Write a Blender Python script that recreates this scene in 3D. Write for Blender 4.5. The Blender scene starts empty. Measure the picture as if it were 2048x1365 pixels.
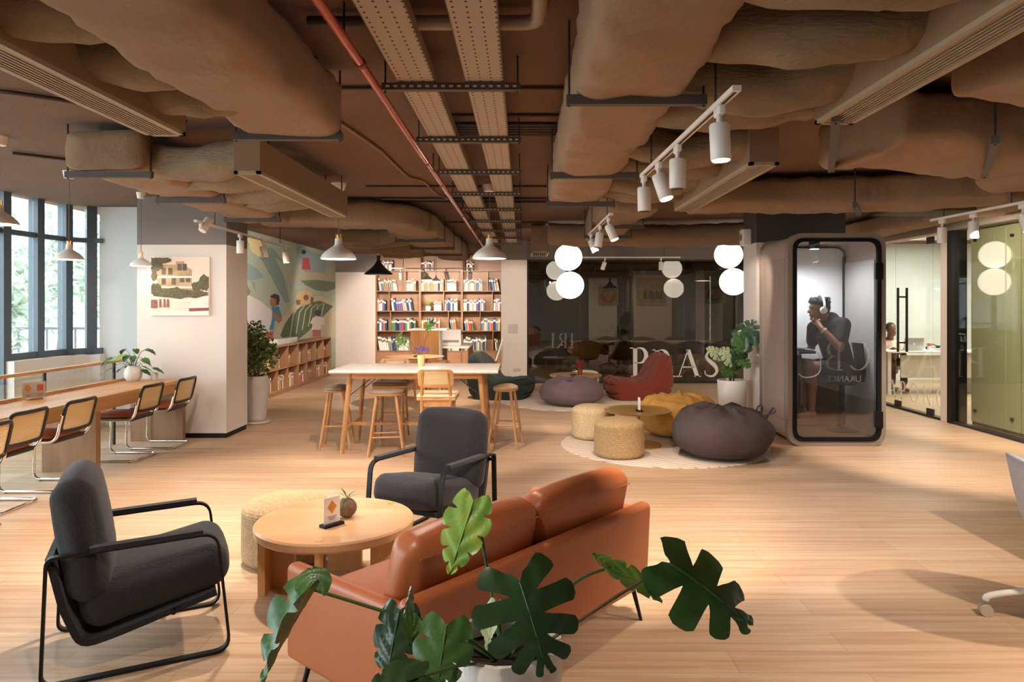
import bpy, bmesh, math, random
from math import pi, sin, cos, sqrt, radians as R
from mathutils import Vector as V, Matrix, noise
random.seed(7)
S = bpy.context.scene
COL = S.collection

# ------------------------------------------------------------------ camera, world, exposure
F, H, CX, CY = 1400.0, 1.6, 1045.0, 610.0      # focal length in pixels, eye height, vanishing point
cam = bpy.data.cameras.new('camera')
cam.sensor_width = 36.0
cam.lens = 36.0 * F / 2048
cam.shift_x = -(CX - 1024) / 2048
cam.shift_y = -(682.5 - CY) / 2048
cam.clip_start = 0.05
co = bpy.data.objects.new('camera', cam)
co.location = (0, 0, H)
co.rotation_euler = (pi / 2, 0, 0)
COL.objects.link(co)
S.camera = co
S.view_settings.view_transform = 'Standard'
S.view_settings.look = 'None'
S.view_settings.gamma = 1.0
S.view_settings.use_curve_mapping = False
S.view_settings.exposure = 1.0
w = bpy.data.worlds.new('world'); S.world = w
w.use_nodes = True
bg = w.node_tree.nodes['Background']
bg.inputs[0].default_value = (0.78, 0.90, 1.0, 1)
bg.inputs[1].default_value = 5.0

WARM = (1.0, 0.85, 0.74)
def lamp(kind, name, loc, energy, color=WARM, target=None, size=0.05, angle=70, blend=0.6):
    d = bpy.data.lights.new(name, kind)
    d.energy = energy; d.color = color
    if kind == 'SPOT':
        d.spot_size = R(angle); d.spot_blend = blend; d.shadow_soft_size = size
    elif kind == 'POINT':
        d.shadow_soft_size = size
    elif kind == 'AREA':
        d.shape = 'RECTANGLE'; d.size, d.size_y = size
    o = bpy.data.objects.new(name, d); COL.objects.link(o)
    o.location = loc
    if target is not None:
        o.rotation_euler = (V(target) - V(loc)).to_track_quat('-Z', 'Y').to_euler()
    return o
# window portals (daylight comes from the sky through the glazing)
for nm, loc, tgt, sz in (('window_portal', (-6.04, 4.4, 1.5), (0, 4.4, 1.5), (9.0, 2.8)),):
    l = lamp('AREA', nm, loc, 1.0, (1, 1, 1), tgt, sz)
    l.data.cycles.is_portal = True
# spots over the room, some at track heads, some added without fixtures as fill: (x, y, z), aim, watts, cone
SPOTS = [
    ((0.84, 2.95, 2.28), (1.55, 2.7, 0.0), 170, 85),
    ((0.95, 4.75, 2.42), (1.7, 5.4, 0.0), 135, 80),
    ((0.84, 3.32, 2.20), (0.1, 5.2, 0.0), 150, 80),
    ((-0.4, 4.2, 2.60), (-0.9, 3.8, 0.3), 75, 80),
    ((-1.7, 4.3, 2.60), (-2.2, 4.5, 0.0), 130, 85),
    ((-0.75, 1.6, 2.55), (-1.2, 2.6, 0.0), 55, 80),  # unseen spot added to brighten the sofa
    ((2.9, 2.2, 2.45), (2.2, 2.6, 0.0), 120, 75),  # unseen fill spot added off to the right
    ((3.9, 2.9, 2.45), (2.9, 3.6, 0.0), 150, 85),
    ((4.12, 6.3, 2.28), (4.7, 7.2, 0.0), 170, 85),
    ((4.4, 7.4, 2.45), (6.0, 8.5, 1.2), 190, 90),  # added spot with no fixture, brightens the green panels
    ((-3.2, 6.6, 2.25), (-4.05, 8.4, 1.3), 30, 75),
    ((-2.2, 5.4, 2.55), (-2.4, 5.6, 0.0), 180, 82),
    ((-3.3, 9.2, 2.25), (-4.7, 11.0, 1.4), 75, 80),
    ((-3.3, 10.6, 2.25), (-4.7, 13.2, 1.3), 80, 85),
    ((0.82, 6.72, 2.2), (1.5, 7.8, 0.2), 50, 80),
    ((0.82, 8.1, 2.25), (0.8, 10.6, 0.2), 100, 80),
    ((-1.0, 11.6, 2.5), (-1.9, 12.4, 0.4), 150, 90),
    ((-3.0, 13.0, 2.5), (-4.2, 17.8, 1.0), 110, 75),
    ((-3.0, 15.6, 2.40), (-3.1, 17.9, 1.2), 120, 85),
    ((-2.0, 15.6, 2.40), (-2.0, 17.9, 1.2), 120, 85),
    ((-0.9, 15.6, 2.40), (-0.9, 17.9, 1.2), 100, 85),
    ((-0.2, 11.8, 2.5), (-0.2, 14.1, 1.3), 60, 60),
    ((2.5, 8.0, 2.5), (2.9, 9.6, 1.2), 45, 60),
    ((-1.2, 6.0, 2.55), (-1.1, 7.9, 0.6), 120, 80),
]
for p, t, e, a in SPOTS:
    lamp('SPOT', 'track_and_fill_spot', p, e, WARM, t, 0.035, a, 0.5)

# ------------------------------------------------------------------ materials
def lin(c):
    if isinstance(c, str):
        c = tuple(int(c[i:i + 2], 16) for i in (1, 3, 5))
    return tuple(((x / 255) / 12.92 if x / 255 <= 0.04045 else ((x / 255 + 0.055) / 1.055) ** 2.4) for x in c)
MATS = {}
def mat(name, col, rough=0.55, metal=0.0, var=0.0, vscale=6.0, bump=0.0, bscale=40.0, stretch=(1, 1, 1), emit=0.0,
        trans=0.0, alpha=1.0, coat=0.0, sheen=0.0, emitcol=None, dist=0.02, col2=None, spec=0.5):
    if name in MATS: return MATS[name]
    m = bpy.data.materials.new(name); m.use_nodes = True
    nt = m.node_tree; N = nt.nodes; b = N['Principled BSDF']
    c = lin(col)
    b.inputs['Base Color'].default_value = (*c, 1)
    b.inputs['Roughness'].default_value = rough
    b.inputs['Metallic'].default_value = metal
    b.inputs['Coat Weight'].default_value = coat
    b.inputs['Sheen Weight'].default_value = sheen
    b.inputs['Transmission Weight'].default_value = trans
    b.inputs['Alpha'].default_value = alpha
    b.inputs['Specular IOR Level'].default_value = spec
    if emit:
        b.inputs['Emission Color'].default_value = (*(lin(emitcol) if emitcol else c), 1)
        b.inputs['Emission Strength'].default_value = emit
    if var or bump:
        tc = N.new('ShaderNodeTexCoord'); mp = N.new('ShaderNodeMapping')
        mp.inputs['Scale'].default_value = stretch
        nt.links.new(tc.outputs['Object'], mp.inputs[0])
    if var:
        nz = N.new('ShaderNodeTexNoise'); nz.inputs['Scale'].default_value = vscale; nz.inputs['Detail'].default_value = 6
        nt.links.new(mp.outputs[0], nz.inputs['Vector'])
        rp = N.new('ShaderNodeValToRGB')
        c2 = lin(col2) if col2 else None
        lo = c2 if c2 else tuple(x * (1 - var) for x in c)
        hi = c if c2 else tuple(min(1, x * (1 + var)) for x in c)
        rp.color_ramp.elements[0].color = (*lo, 1); rp.color_ramp.elements[1].color = (*hi, 1)
        rp.color_ramp.elements[0].position = 0.3; rp.color_ramp.elements[1].position = 0.7
        nt.links.new(nz.outputs['Fac'], rp.inputs[0]); nt.links.new(rp.outputs[0], b.inputs['Base Color'])
    if bump:
        nb = N.new('ShaderNodeTexNoise'); nb.inputs['Scale'].default_value = bscale; nb.inputs['Detail'].default_value = 4
        nt.links.new(mp.outputs[0], nb.inputs['Vector'])
        bp = N.new('ShaderNodeBump'); bp.inputs['Strength'].default_value = bump; bp.inputs['Distance'].default_value = dist
        nt.links.new(nb.outputs['Fac'], bp.inputs['Height']); nt.links.new(bp.outputs[0], b.inputs['Normal'])
    MATS[name] = m
    return m
def wood(name, c1, c2, axis='x', rough=0.45, scale=9.0):
    st = {'x': (0.12, 1.6, 1.6), 'y': (1.6, 0.12, 1.6), 'z': (1.6, 1.6, 0.12)}[axis]
    return mat(name, c1, rough, var=0.1, vscale=scale, stretch=st, col2=c2, bump=0.05, bscale=scale * 4, dist=0.004)
def glass(name, tint, refl=0.06, rough=0.0, opac=0.0):
    m = bpy.data.materials.new(name); m.use_nodes = True
    nt = m.node_tree; N = nt.nodes
    for n in list(N): N.remove(n)
    out = N.new('ShaderNodeOutputMaterial')
    t = N.new('ShaderNodeBsdfTransparent'); t.inputs[0].default_value = (*tint, 1)
    g = N.new('ShaderNodeBsdfGlossy'); g.inputs['Roughness'].default_value = rough
    fr = N.new('ShaderNodeFresnel'); fr.inputs[0].default_value = 1.5
    ge = N.new('ShaderNodeNewGeometry'); mr = N.new('ShaderNodeMapRange')
    mr.inputs['To Min'].default_value = 1.5; mr.inputs['To Max'].default_value = 1 / 1.5
    nt.links.new(ge.outputs['Backfacing'], mr.inputs['Value']); nt.links.new(mr.outputs[0], fr.inputs[0])
    ma = N.new('ShaderNodeMath'); ma.operation = 'ADD'; ma.inputs[1].default_value = refl; ma.use_clamp = True
    nt.links.new(fr.outputs[0], ma.inputs[0])
    mx = N.new('ShaderNodeMixShader')
    nt.links.new(ma.outputs[0], mx.inputs[0]); nt.links.new(t.outputs[0], mx.inputs[1]); nt.links.new(g.outputs[0], mx.inputs[2])
    nt.links.new(mx.outputs[0], out.inputs[0])
    MATS[name] = m
    return m
def link_obj_coord(nt): 
    tc = nt.nodes.new('ShaderNodeTexCoord'); return tc.outputs['Object']

# ------------------------------------------------------------------ mesh helpers
class MB:
    def __init__(s, xf=None):
        s.v = []; s.f = []; s.mi = []; s.m = 0; s.xf = xf
    def add(s, vs, fs):
        o = len(s.v)
        for p in vs:
            p = V(p)
            s.v.append(s.xf @ p if s.xf is not None else p)
        for f in fs:
            s.f.append(tuple(i + o for i in f)); s.mi.append(s.m)
        return s
    def box(s, c, d, r=0.0, n=2, puff=0.0, M=None):
        if r <= 0:
            x, y, z = (k / 2 for k in d)
            vs = [(sx * x, sy * y, sz * z) for sx in (-1, 1) for sy in (-1, 1) for sz in (-1, 1)]
            fs = [(0, 1, 3, 2), (4, 6, 7, 5), (0, 4, 5, 1), (2, 3, 7, 6), (0, 2, 6, 4), (1, 5, 7, 3)]
        else:
            vs, fs = rbox(d, r, n, puff)
        if M is not None: vs = [M @ V(p) for p in vs]
        return s.add([V(p) + V(c) for p in vs], fs)
    def span(s, a, b, r=0.0, n=2):
        a, b = V(a), V(b)
        return s.box((a + b) / 2, [abs(q) for q in (b - a)], r, n)
    def tube(s, pts, r, n=8, closed=False):
        pts = [V(p) for p in pts]; k = len(pts)
        rr = r if isinstance(r, (list, tuple)) else [r] * k
        T = []
        for i in range(k):
            a = pts[i - 1] if (i > 0 or closed) else pts[i]
            b = pts[(i + 1) % k] if (i < k - 1 or closed) else pts[i]
            t = (b - a); T.append(t.normalized() if t.length > 1e-9 else V((0, 0, 1)))
        up = V((0, 0, 1)) if abs(T[0].z) < 0.9 else V((1, 0, 0))
        nrm = T[0].cross(up).normalized()
        vs = []; fs = []
        for i in range(k):
            nrm = (nrm - T[i] * nrm.dot(T[i])).normalized()
            bn = T[i].cross(nrm)
            for j in range(n):
                a = 2 * pi * j / n
                vs.append(pts[i] + (nrm * cos(a) + bn * sin(a)) * rr[i])
        for i in range(k if closed else k - 1):
            i2 = (i + 1) % k
            for j in range(n):
                j2 = (j + 1) % n
                fs.append((i * n + j, i * n + j2, i2 * n + j2, i2 * n + j))
        if not closed:
            fs.append(tuple(range(n - 1, -1, -1))); fs.append(tuple((k - 1) * n + j for j in range(n)))
        return s.add(vs, fs)
    def cyl(s, a, b, r0, r1=None, n=16):
        return s.tube([a, b], [r0, r0 if r1 is None else r1], n)
    def bar(s, pts, nrm, w, t, closed=False):
        pts = [V(p) for p in pts]; k = len(pts); nrm = V(nrm).normalized(); vs = []; fs = []
        for i in range(k):
            a = pts[i - 1] if (i > 0 or closed) else pts[i]
            b = pts[(i + 1) % k] if (i < k - 1 or closed) else pts[i]
            T = (b - a).normalized(); B = T.cross(nrm).normalized()
            for sx, sy in ((-1, -1), (1, -1), (1, 1), (-1, 1)):
                vs.append(pts[i] + nrm * (sx * w / 2) + B * (sy * t / 2))
        for i in range(k if closed else k - 1):
            i2 = (i + 1) % k
            for j in range(4):
                j2 = (j + 1) % 4
                fs.append((i * 4 + j, i * 4 + j2, i2 * 4 + j2, i2 * 4 + j))
        if not closed: fs += [(3, 2, 1, 0), tuple((k - 1) * 4 + j for j in range(4))]
        return s.add(vs, fs)
    def lathe(s, prof, c=(0, 0, 0), n=28, sx=1.0, sy=1.0, fn=None):
        vs = []; fs = []; k = len(prof)
        for i, (r, z) in enumerate(prof):
            for j in range(n):
                a = 2 * pi * j / n
                q = 1.0 if fn is None else fn(i, a)
                vs.append(V(c) + V((r * q * cos(a) * sx, r * q * sin(a) * sy, z)))
        for i in range(k - 1):
            for j in range(n):
                j2 = (j + 1) % n
                fs.append((i * n + j, i * n + j2, (i + 1) * n + j2, (i + 1) * n + j))
        if prof[0][0] > 1e-6: fs.append(tuple(range(n - 1, -1, -1)))
        if prof[-1][0] > 1e-6: fs.append(tuple((k - 1) * n + j for j in range(n)))
        return s.add(vs, fs)
    def ball(s, c, r, n=16, M=None):
        r = (r, r, r) if isinstance(r, (int, float)) else r
        vs = []; fs = []; k = max(6, n // 2)
        for i in range(k + 1):
            t = pi * i / k
            for j in range(n):
                a = 2 * pi * j / n
                p = V((r[0] * sin(t) * cos(a), r[1] * sin(t) * sin(a), -r[2] * cos(t)))
                vs.append((M @ p if M is not None else p) + V(c))
        for i in range(k):
            for j in range(n):
                j2 = (j + 1) % n
                fs.append((i * n + j, i * n + j2, (i + 1) * n + j2, (i + 1) * n + j))
        return s.add(vs, fs)
    def prism(s, pts, off):
        k = len(pts); off = V(off)
        vs = [V(p) for p in pts] + [V(p) + off for p in pts]
        fs = [tuple(range(k)), tuple(range(2 * k - 1, k - 1, -1))] + [(i, (i + 1) % k, k + (i + 1) % k, k + i) for i in range(k)]
        return s.add(vs, fs)
    def grid(s, fn, nu, nv):
        vs = [fn(i / nu, j / nv) for i in range(nu + 1) for j in range(nv + 1)]
        w_ = nv + 1
        return s.add(vs, [(i * w_ + j, i * w_ + j + 1, (i + 1) * w_ + j + 1, (i + 1) * w_ + j) for i in range(nu) for j in range(nv)])
    def warp(s, fn):
        s.v = [fn(p) for p in s.v]; return s
    def obj(s, name, mats, parent=None, smooth=38, subsurf=0):
        me = bpy.data.meshes.new(name)
        me.from_pydata([tuple(p) for p in s.v], [], s.f)
        me.polygons.foreach_set('material_index', s.mi)
        bm = bmesh.new(); bm.from_mesh(me)
        bmesh.ops.remove_doubles(bm, verts=bm.verts, dist=1e-5)
        bmesh.ops.recalc_face_normals(bm, faces=bm.faces)
        mats = mats if isinstance(mats, (list, tuple)) else [mats]
        bm.to_mesh(me); bm.free()
        for m_ in mats: me.materials.append(m_)
        if smooth:
            me.polygons.foreach_set('use_smooth', [True] * len(me.polygons))
            me.set_sharp_from_angle(angle=R(smooth))
        o = bpy.data.objects.new(name, me); COL.objects.link(o)
        if parent is not None: o.parent = parent
        if subsurf:
            md = o.modifiers.new('sub', 'SUBSURF'); md.levels = md.render_levels = subsurf
        return o
def rbox(d, r, n=3, puff=0.0):
    h = [q / 2 for q in d]; r = min(r, min(h) * 0.999)
    ax = []
    for q in h:
        i = q - r
        l = [-i - r * math.tan(pi / 4 * (1 - k / n)) for k in range(n)]
        m_ = 5 if puff else 1
        l += [-i + 2 * i * k / m_ for k in range(m_ + 1)]
        l += [i + r * math.tan(pi / 4 * (k + 1) / n) for k in range(n)]
        ax.append(l)
    vs = []; fs = []
    for a in range(3):
        b, c = (a + 1) % 3, (a + 2) % 3
        for sgn in (-1, 1):
            o = len(vs); nb, nc = len(ax[b]), len(ax[c])
            for u in ax[b]:
                for v in ax[c]:
                    p = [0, 0, 0]; p[a] = sgn * h[a]; p[b] = u; p[c] = v
                    q = [max(-(h[k] - r), min(h[k] - r, p[k])) for k in range(3)]
                    dv = V(p) - V(q); dv.normalize()
                    P = V(q) + dv * r
                    if puff:
                        eb, ec = h[b] - r * 0.293, h[c] - r * 0.293
                        P[a] += sgn * puff * max(0, 1 - (P[b] / eb) ** 2) * max(0, 1 - (P[c] / ec) ** 2)
                    vs.append(P)
            for i in range(nb - 1):
                for j in range(nc - 1):
                    fs.append((o + i * nc + j, o + i * nc + j + 1, o + (i + 1) * nc + j + 1, o + (i + 1) * nc + j))
    return vs, fs
def fillet(pts, r, n=5, closed=False):
    pts = [V(p) for p in pts]; k = len(pts); out = []
    for i in range(k):
        if not closed and i in (0, k - 1): out.append(pts[i]); continue
        p, a, b = pts[i], pts[i - 1], pts[(i + 1) % k]
        rr = r[i] if isinstance(r, (list, tuple)) else r
        da, db = (a - p), (b - p); t = min(rr, da.length * 0.49, db.length * 0.49)
        A = p + da.normalized() * t; B = p + db.normalized() * t
        for j in range(n + 1):
            u = j / n
            out.append(A * (1 - u) ** 2 + p * 2 * u * (1 - u) + B * u * u)
    return out
def spline(pts, n=8):
    pts = [V(p) for p in pts]; P = [pts[0] * 2 - pts[1]] + pts + [pts[-1] * 2 - pts[-2]]; out = []
    for i in range(1, len(P) - 2):
        a, b, c, d = P[i - 1], P[i], P[i + 1], P[i + 2]
        for j in range(n):
            t = j / n
            out.append(0.5 * ((2 * b) + (c - a) * t + (2 * a - 5 * b + 4 * c - d) * t * t + (3 * b - a - 3 * c + d) * t ** 3))
    out.append(pts[-1]); return out
def pn(p, s, seed=0.0): return noise.noise(V(p) * s + V((seed, seed * 1.7, -seed)))
def at(px, py, y): return V(((px - CX) * y / F, y, H - (py - CY) * y / F))
def fl(px, py, z=0.0):
    y = (H - z) * F / (py - CY); return V(((px - CX) * y / F, y, z))

# ------------------------------------------------------------------ things
def thing(name, label, cat, loc=(0, 0, 0), rz=0.0, group=None):
    o = bpy.data.objects.new(name, None); COL.objects.link(o)
    o.empty_display_size = 0.1
    o.location = loc; o.rotation_euler = (0, 0, rz)
    return tag(o, label, cat, group)
def tag(o, label=None, cat=None, group=None, kind=None):
    if label: o['label'] = label
    if cat: o['category'] = cat
    if group: o['group'] = group
    if kind: o['kind'] = kind
    return o
def dup(root, loc, rz, label=None, group=None):
    def cp(o, par):
        c = o.copy(); COL.objects.link(c)
        if par is not None: c.parent = par
        for ch in list(o.children): cp(ch, c)
        return c
    r = cp(root, None); r.location = loc; r.rotation_euler = (0, 0, rz)
    if label: r['label'] = label
    if group: r['group'] = group
    return r
def struct(o): o['kind'] = 'structure'; return o
ORD = ['first', 'second', 'third', 'fourth', 'fifth', 'sixth', 'seventh', 'eighth', 'ninth', 'tenth', 'eleventh', 'twelfth',
       'thirteenth', 'fourteenth', 'fifteenth', 'sixteenth', 'seventeenth', 'eighteenth', 'nineteenth', 'twentieth']
# ------------------------------------------------------------------ shared materials
WHITE = mat('wall_paint', '#d8cdc2', 0.75, bump=0.05, bscale=90)
GREYW = mat('grey_wall_paint', '#7b716a', 0.8, bump=0.05, bscale=90)
CEILP = mat('ceiling_paint', '#6a4e3b', 0.9, var=0.06, vscale=2, bump=0.25, bscale=45)
DUCT = mat('duct_cloth', '#8d735a', 0.92, var=0.08, vscale=3, bump=0.4, bscale=18, dist=0.02)
PLEN = mat('plenum_paint', '#856a50', 0.85, var=0.05, vscale=4)
BLACKM = mat('black_metal', '#181614', 0.5, metal=0.1, spec=0.3)
DARKM = mat('dark_steel', '#3a3430', 0.55, metal=0.4)
WMETAL = mat('white_metal', '#e6ded6', 0.4)
CHROME = mat('chrome', '#e8e4de', 0.08, metal=1.0)
BRASS = mat('brass', '#c29a58', 0.38, metal=0.55)
MULL = mat('window_frame_paint', '#525c63', 0.5)
OAK = wood('oak_x', '#c9955f', '#b57f4b', 'x')
OAKY = wood('oak_y', '#c9955f', '#b57f4b', 'y')
OAKZ = wood('oak_z', '#c08a55', '#a87542', 'z')
SHELF = wood('shelf_oak', '#a9805c', '#966e4c', 'x')
SHELFZ = wood('shelf_oak_z', '#a9805c', '#966e4c', 'z')
SOIL = mat('soil', '#2a1e17', 1.0, var=0.3, vscale=60, bump=0.8, bscale=60)
POTW = mat('pot_white', '#e4dcd3', 0.5, bump=0.06, bscale=60)
POTG = mat('pot_grey', '#bdb3a9', 0.6, bump=0.15, bscale=50, var=0.06, vscale=20)
GLASS = glass('clear_glass', (0.93, 0.95, 0.94), 0.02)
GLASSD = glass('tinted_glass', (0.62, 0.60, 0.56), 0.05)
GLASSG = glass('partition_glass', (0.80, 0.84, 0.80), 0.035)
DECAL = mat('white_vinyl', '#efe6df', 0.6)
FROST = mat('frosted_vinyl', '#e8e0d8', 0.6, alpha=0.45)

# floor of long oak planks, grain running across the room
FLOOR = bpy.data.materials.new('oak_plank_floor'); FLOOR.use_nodes = True
nt = FLOOR.node_tree; b = nt.nodes['Principled BSDF']; oc = link_obj_coord(nt)
def nnode(t, **kw):
    n = nt.nodes.new(t)
    for k, v in kw.items(): n.inputs[k].default_value = v
    return n
br = nnode('ShaderNodeTexBrick', **{'Scale': 1.0, 'Mortar Size': 0.0012, 'Mortar Smooth': 0.2, 'Brick Width': 1.5, 'Row Height': 0.19,
        'Color1': (*lin('#cfb497'), 1), 'Color2': (*lin('#c5a687'), 1), 'Mortar': (*lin('#9c7d60'), 1)})
br.offset = 0.37
nt.links.new(oc, br.inputs['Vector'])
mp = nnode('ShaderNodeMapping', Scale=(0.35, 9.0, 1.0)); nt.links.new(oc, mp.inputs[0])
nz = nnode('ShaderNodeTexNoise', Scale=2.6, Detail=8.0, Roughness=0.62); nt.links.new(mp.outputs[0], nz.inputs['Vector'])
rp = nt.nodes.new('ShaderNodeValToRGB')
rp.color_ramp.elements[0].position = 0.34; rp.color_ramp.elements[0].color = (*lin('#dfcdb9'), 1)
rp.color_ramp.elements[1].position = 0.68; rp.color_ramp.elements[1].color = (1, 1, 1, 1)
nt.links.new(nz.outputs['Fac'], rp.inputs[0])
mx = nt.nodes.new('ShaderNodeMix'); mx.data_type = 'RGBA'; mx.blend_type = 'MULTIPLY'; mx.inputs[0].default_value = 1.0
nt.links.new(br.outputs['Color'], mx.inputs[6]); nt.links.new(rp.outputs[0], mx.inputs[7])
nt.links.new(mx.outputs[2], b.inputs['Base Color'])
b.inputs['Roughness'].default_value = 0.42; b.inputs['Specular IOR Level'].default_value = 0.35

# ------------------------------------------------------------------ the room shell
def wall(name, a, b_, m): return struct(MB().span(a, b_).obj(name, m, smooth=0))
wall('floor', (-6.1, -3.4, -0.12), (10.4, 19.0, 0), FLOOR)
wall('ceiling', (-6.12, -3.4, 2.9), (10.4, 19.0, 3.05), CEILP)
wall('wall_back', (-6.1, -3.4, 0), (5.9, -3.2, 2.9), WHITE)
wall('wall_right', (5.82, -3.2, 0), (5.98, 6.2, 2.9), WHITE)
# column beside the counter: white below, grey above
wall('wall_column', (-4.62, 8.39, 0.06), (-3.55, 9.03, 2.32), WHITE)
wall('wall_column_top', (-4.62, 8.39, 2.32), (-3.55, 9.03, 2.9), GREYW)
wall('baseboard_column', (-4.61, 8.40, 0), (-3.56, 9.02, 0.06), BLACKM)
wall('wall_window_return', (-5.62, 9.3, 0), (-4.55, 9.45, 2.9), mat('cool_wall_paint', '#dcdcda', 0.75))
wall('wall_mural_side', (-4.95, 9.03, 0), (-4.76, 17.8, 2.9), GREYW)
wall('wall_far_white', (-4.76, 17.8, 0), (-3.74, 17.95, 2.43), WHITE)
wall('wall_far_top', (-4.76, 17.8, 2.43), (-3.74, 17.95, 2.9), GREYW)
wall('wall_far_behind', (-3.74, 18.2, 0), (0.0, 18.35, 2.9), GREYW)
wall('wall_pillar', (-0.43, 14.05, 0), (0.09, 14.5, 2.5), WHITE)
wall('wall_pillar_top', (-0.43, 14.05, 2.5), (0.09, 14.5, 2.9), GREYW)
wall('wall_meeting_side', (-0.08, 14.5, 0), (0.09, 18.6, 2.9), GREYW)
wall('wall_meeting_back', (0.0, 18.6, 0), (5.9, 18.75, 2.9), mat('meeting_wall', '#6d6862', 0.8))
wall('wall_meeting_bulkhead', (0.09, 14.2, 2.52), (5.82, 14.4, 2.9), GREYW)
wall('wall_booth_column', (3.04, 9.1, 0), (4.2, 9.63, 2.41), WHITE)
wall('wall_booth_column_top', (3.04, 9.1, 2.41), (4.2, 9.63, 2.9), mat('dark_paint', '#4d4440', 0.8))
wall('wall_right_bulkhead', (5.74, 6.2, 2.6), (5.98, 14.4, 2.9), mat('beige_paint', '#8d8071', 0.8))
wall('wall_office_jamb', (5.78, 9.5, 0), (5.96, 9.68, 2.6), WHITE)
wall('trim_1', (5.76, 9.40, 0), (5.97, 9.5, 2.6), BLACKM)
wall('wall_office_back', (5.98, 14.9, 0), (10.4, 15.05, 2.9), mat('office_white', '#dfe4e0', 0.7))
wall('wall_office_front', (6.15, 9.2, 0), (10.4, 9.35, 2.9), WHITE)
wall('wall_office_far', (10.25, 9.35, 0), (10.4, 14.9, 2.9), WHITE)
wall('wall_meeting_right', (5.82, 14.4, 0), (5.98, 18.75, 2.9), GREYW)
# lacquered green panels behind clear glass at the right
for i, (y0, y1) in enumerate(((8.43, 9.36), (7.35, 8.41), (6.2, 7.33))):
    wall('wall_green_panel_%d' % (i + 1), (6.0, y0, 0.05), (6.03, y1, 2.59), mat('green_lacquer', '#cbbf98', 0.35))
wall('wall_green_backing', (6.04, 6.2, 0), (6.14, 9.4, 2.9), mat('dark_backing', '#3c3a32', 0.8))
wall('trim_2', (5.77, 6.2, 0), (5.87, 9.4, 0.035), DARKM)
wall('trim_3', (5.77, 9.68, 0), (5.87, 14.2, 0.035), DARKM)
for y0, y1 in ((6.2, 7.33), (7.35, 8.41), (8.43, 9.40)):
    wall('window_right_pane', (5.81, y0, 0.035), (5.822, y1, 2.6), GLASSG)
for x in (6.0,):
    bolts = MB()
    for y in (8.55, 9.25, 7.5, 8.3):
        for z in (0.2, 2.45): bolts.cyl((5.99, y, z), (5.965, y, z), 0.02, n=12)
    tag(bolts.obj('panel_bolt', DARKM), 'round steel fixings at the corners of the green panels', 'fixing')
# far glass partition
xs = [0.09, 1.17, 2.21, 3.29, 4.4, 5.82]
for i in range(5):
    wall('window_meeting_pane', (xs[i] + 0.004, 14.27, 0.03), (xs[i + 1] - 0.004, 14.282, 2.52), GLASSD)
wall('trim_4', (0.09, 14.24, 0), (5.8, 14.31, 0.035), DARKM)
wall('trim_5', (0.09, 14.24, 2.49), (5.8, 14.31, 2.53), DARKM)
wall('trim_6', (0.09, 14.24, 0), (0.12, 14.31, 2.52), DARKM)
# office glass and door
wall('window_office_side', (5.81, 9.68, 0.035), (5.822, 9.92, 2.58), GLASSG)
wall('window_office_far', (5.81, 10.91, 0.035), (5.822, 14.2, 2.58), GLASSG)
d1 = wall('door_1', (5.81, 9.93, 0.02), (5.822, 10.9, 2.56), GLASSG)
hb = MB()
for x in (5.75, 5.885): hb.cyl((x, 10.72, 0.88), (x, 10.72, 1.86), 0.018, n=12)
for z in (1.02, 1.72): hb.cyl((5.75, 10.72, z), (5.885, 10.72, z), 0.013, n=10)
hb.obj('door_handle', BLACKM, d1)
pt = MB()
for y, z in ((9.98, 0.07), (9.98, 2.52), (10.84, 0.07)): pt.box((5.816, y, z), (0.035, 0.16, 0.1), 0.008)
pt.obj('door_patch', DARKM, d1)

# ------------------------------------------------------------------ window wall at the left, curving into the return wall
wl = [(-5.98, y) for y in (-3.2, -1.8, -0.4, 1.0, 2.4, 3.8, 5.2, 6.4, 7.3)] + [(-5.98, 8.05), (-5.97, 8.60), (-5.93, 9.08), (-5.72, 9.28), (-5.57, 9.3)]
for i in range(len(wl) - 1):
    a, c = V((*wl[i], 0)), V((*wl[i + 1], 0)); d = c - a; L = d.length; ang = math.atan2(d.y, d.x)
    low = 0.95 if i >= 9 else 0.0
    xf = Matrix.Translation(a) @ Matrix.Rotation(ang, 4, 'Z')
    fr = MB(xf)
    if i < len(wl) - 2: fr.span((L - 0.06, -0.06, low), (L + 0.06, 0.06, 2.9))
    fr.span((0, -0.035, 2.42), (L, 0.035, 2.48)); fr.span((0, -0.05, low), (L, 0.05, low + 0.08))
    w_ = struct(fr.obj('window_%d' % (i + 1), MULL, smooth=0))
    MB(xf).span((0.06, -0.006, low + 0.08), (max(0.1, L - 0.06), 0.006, 2.9)).obj('window_pane', GLASS, w_)
    if low:
        struct(MB(xf).span((-0.03, -0.16, 0), (L + 0.03, 0.10, 0.95)).obj('wall_window_sill_%d' % (i - 8), WHITE, smooth=0))
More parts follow.
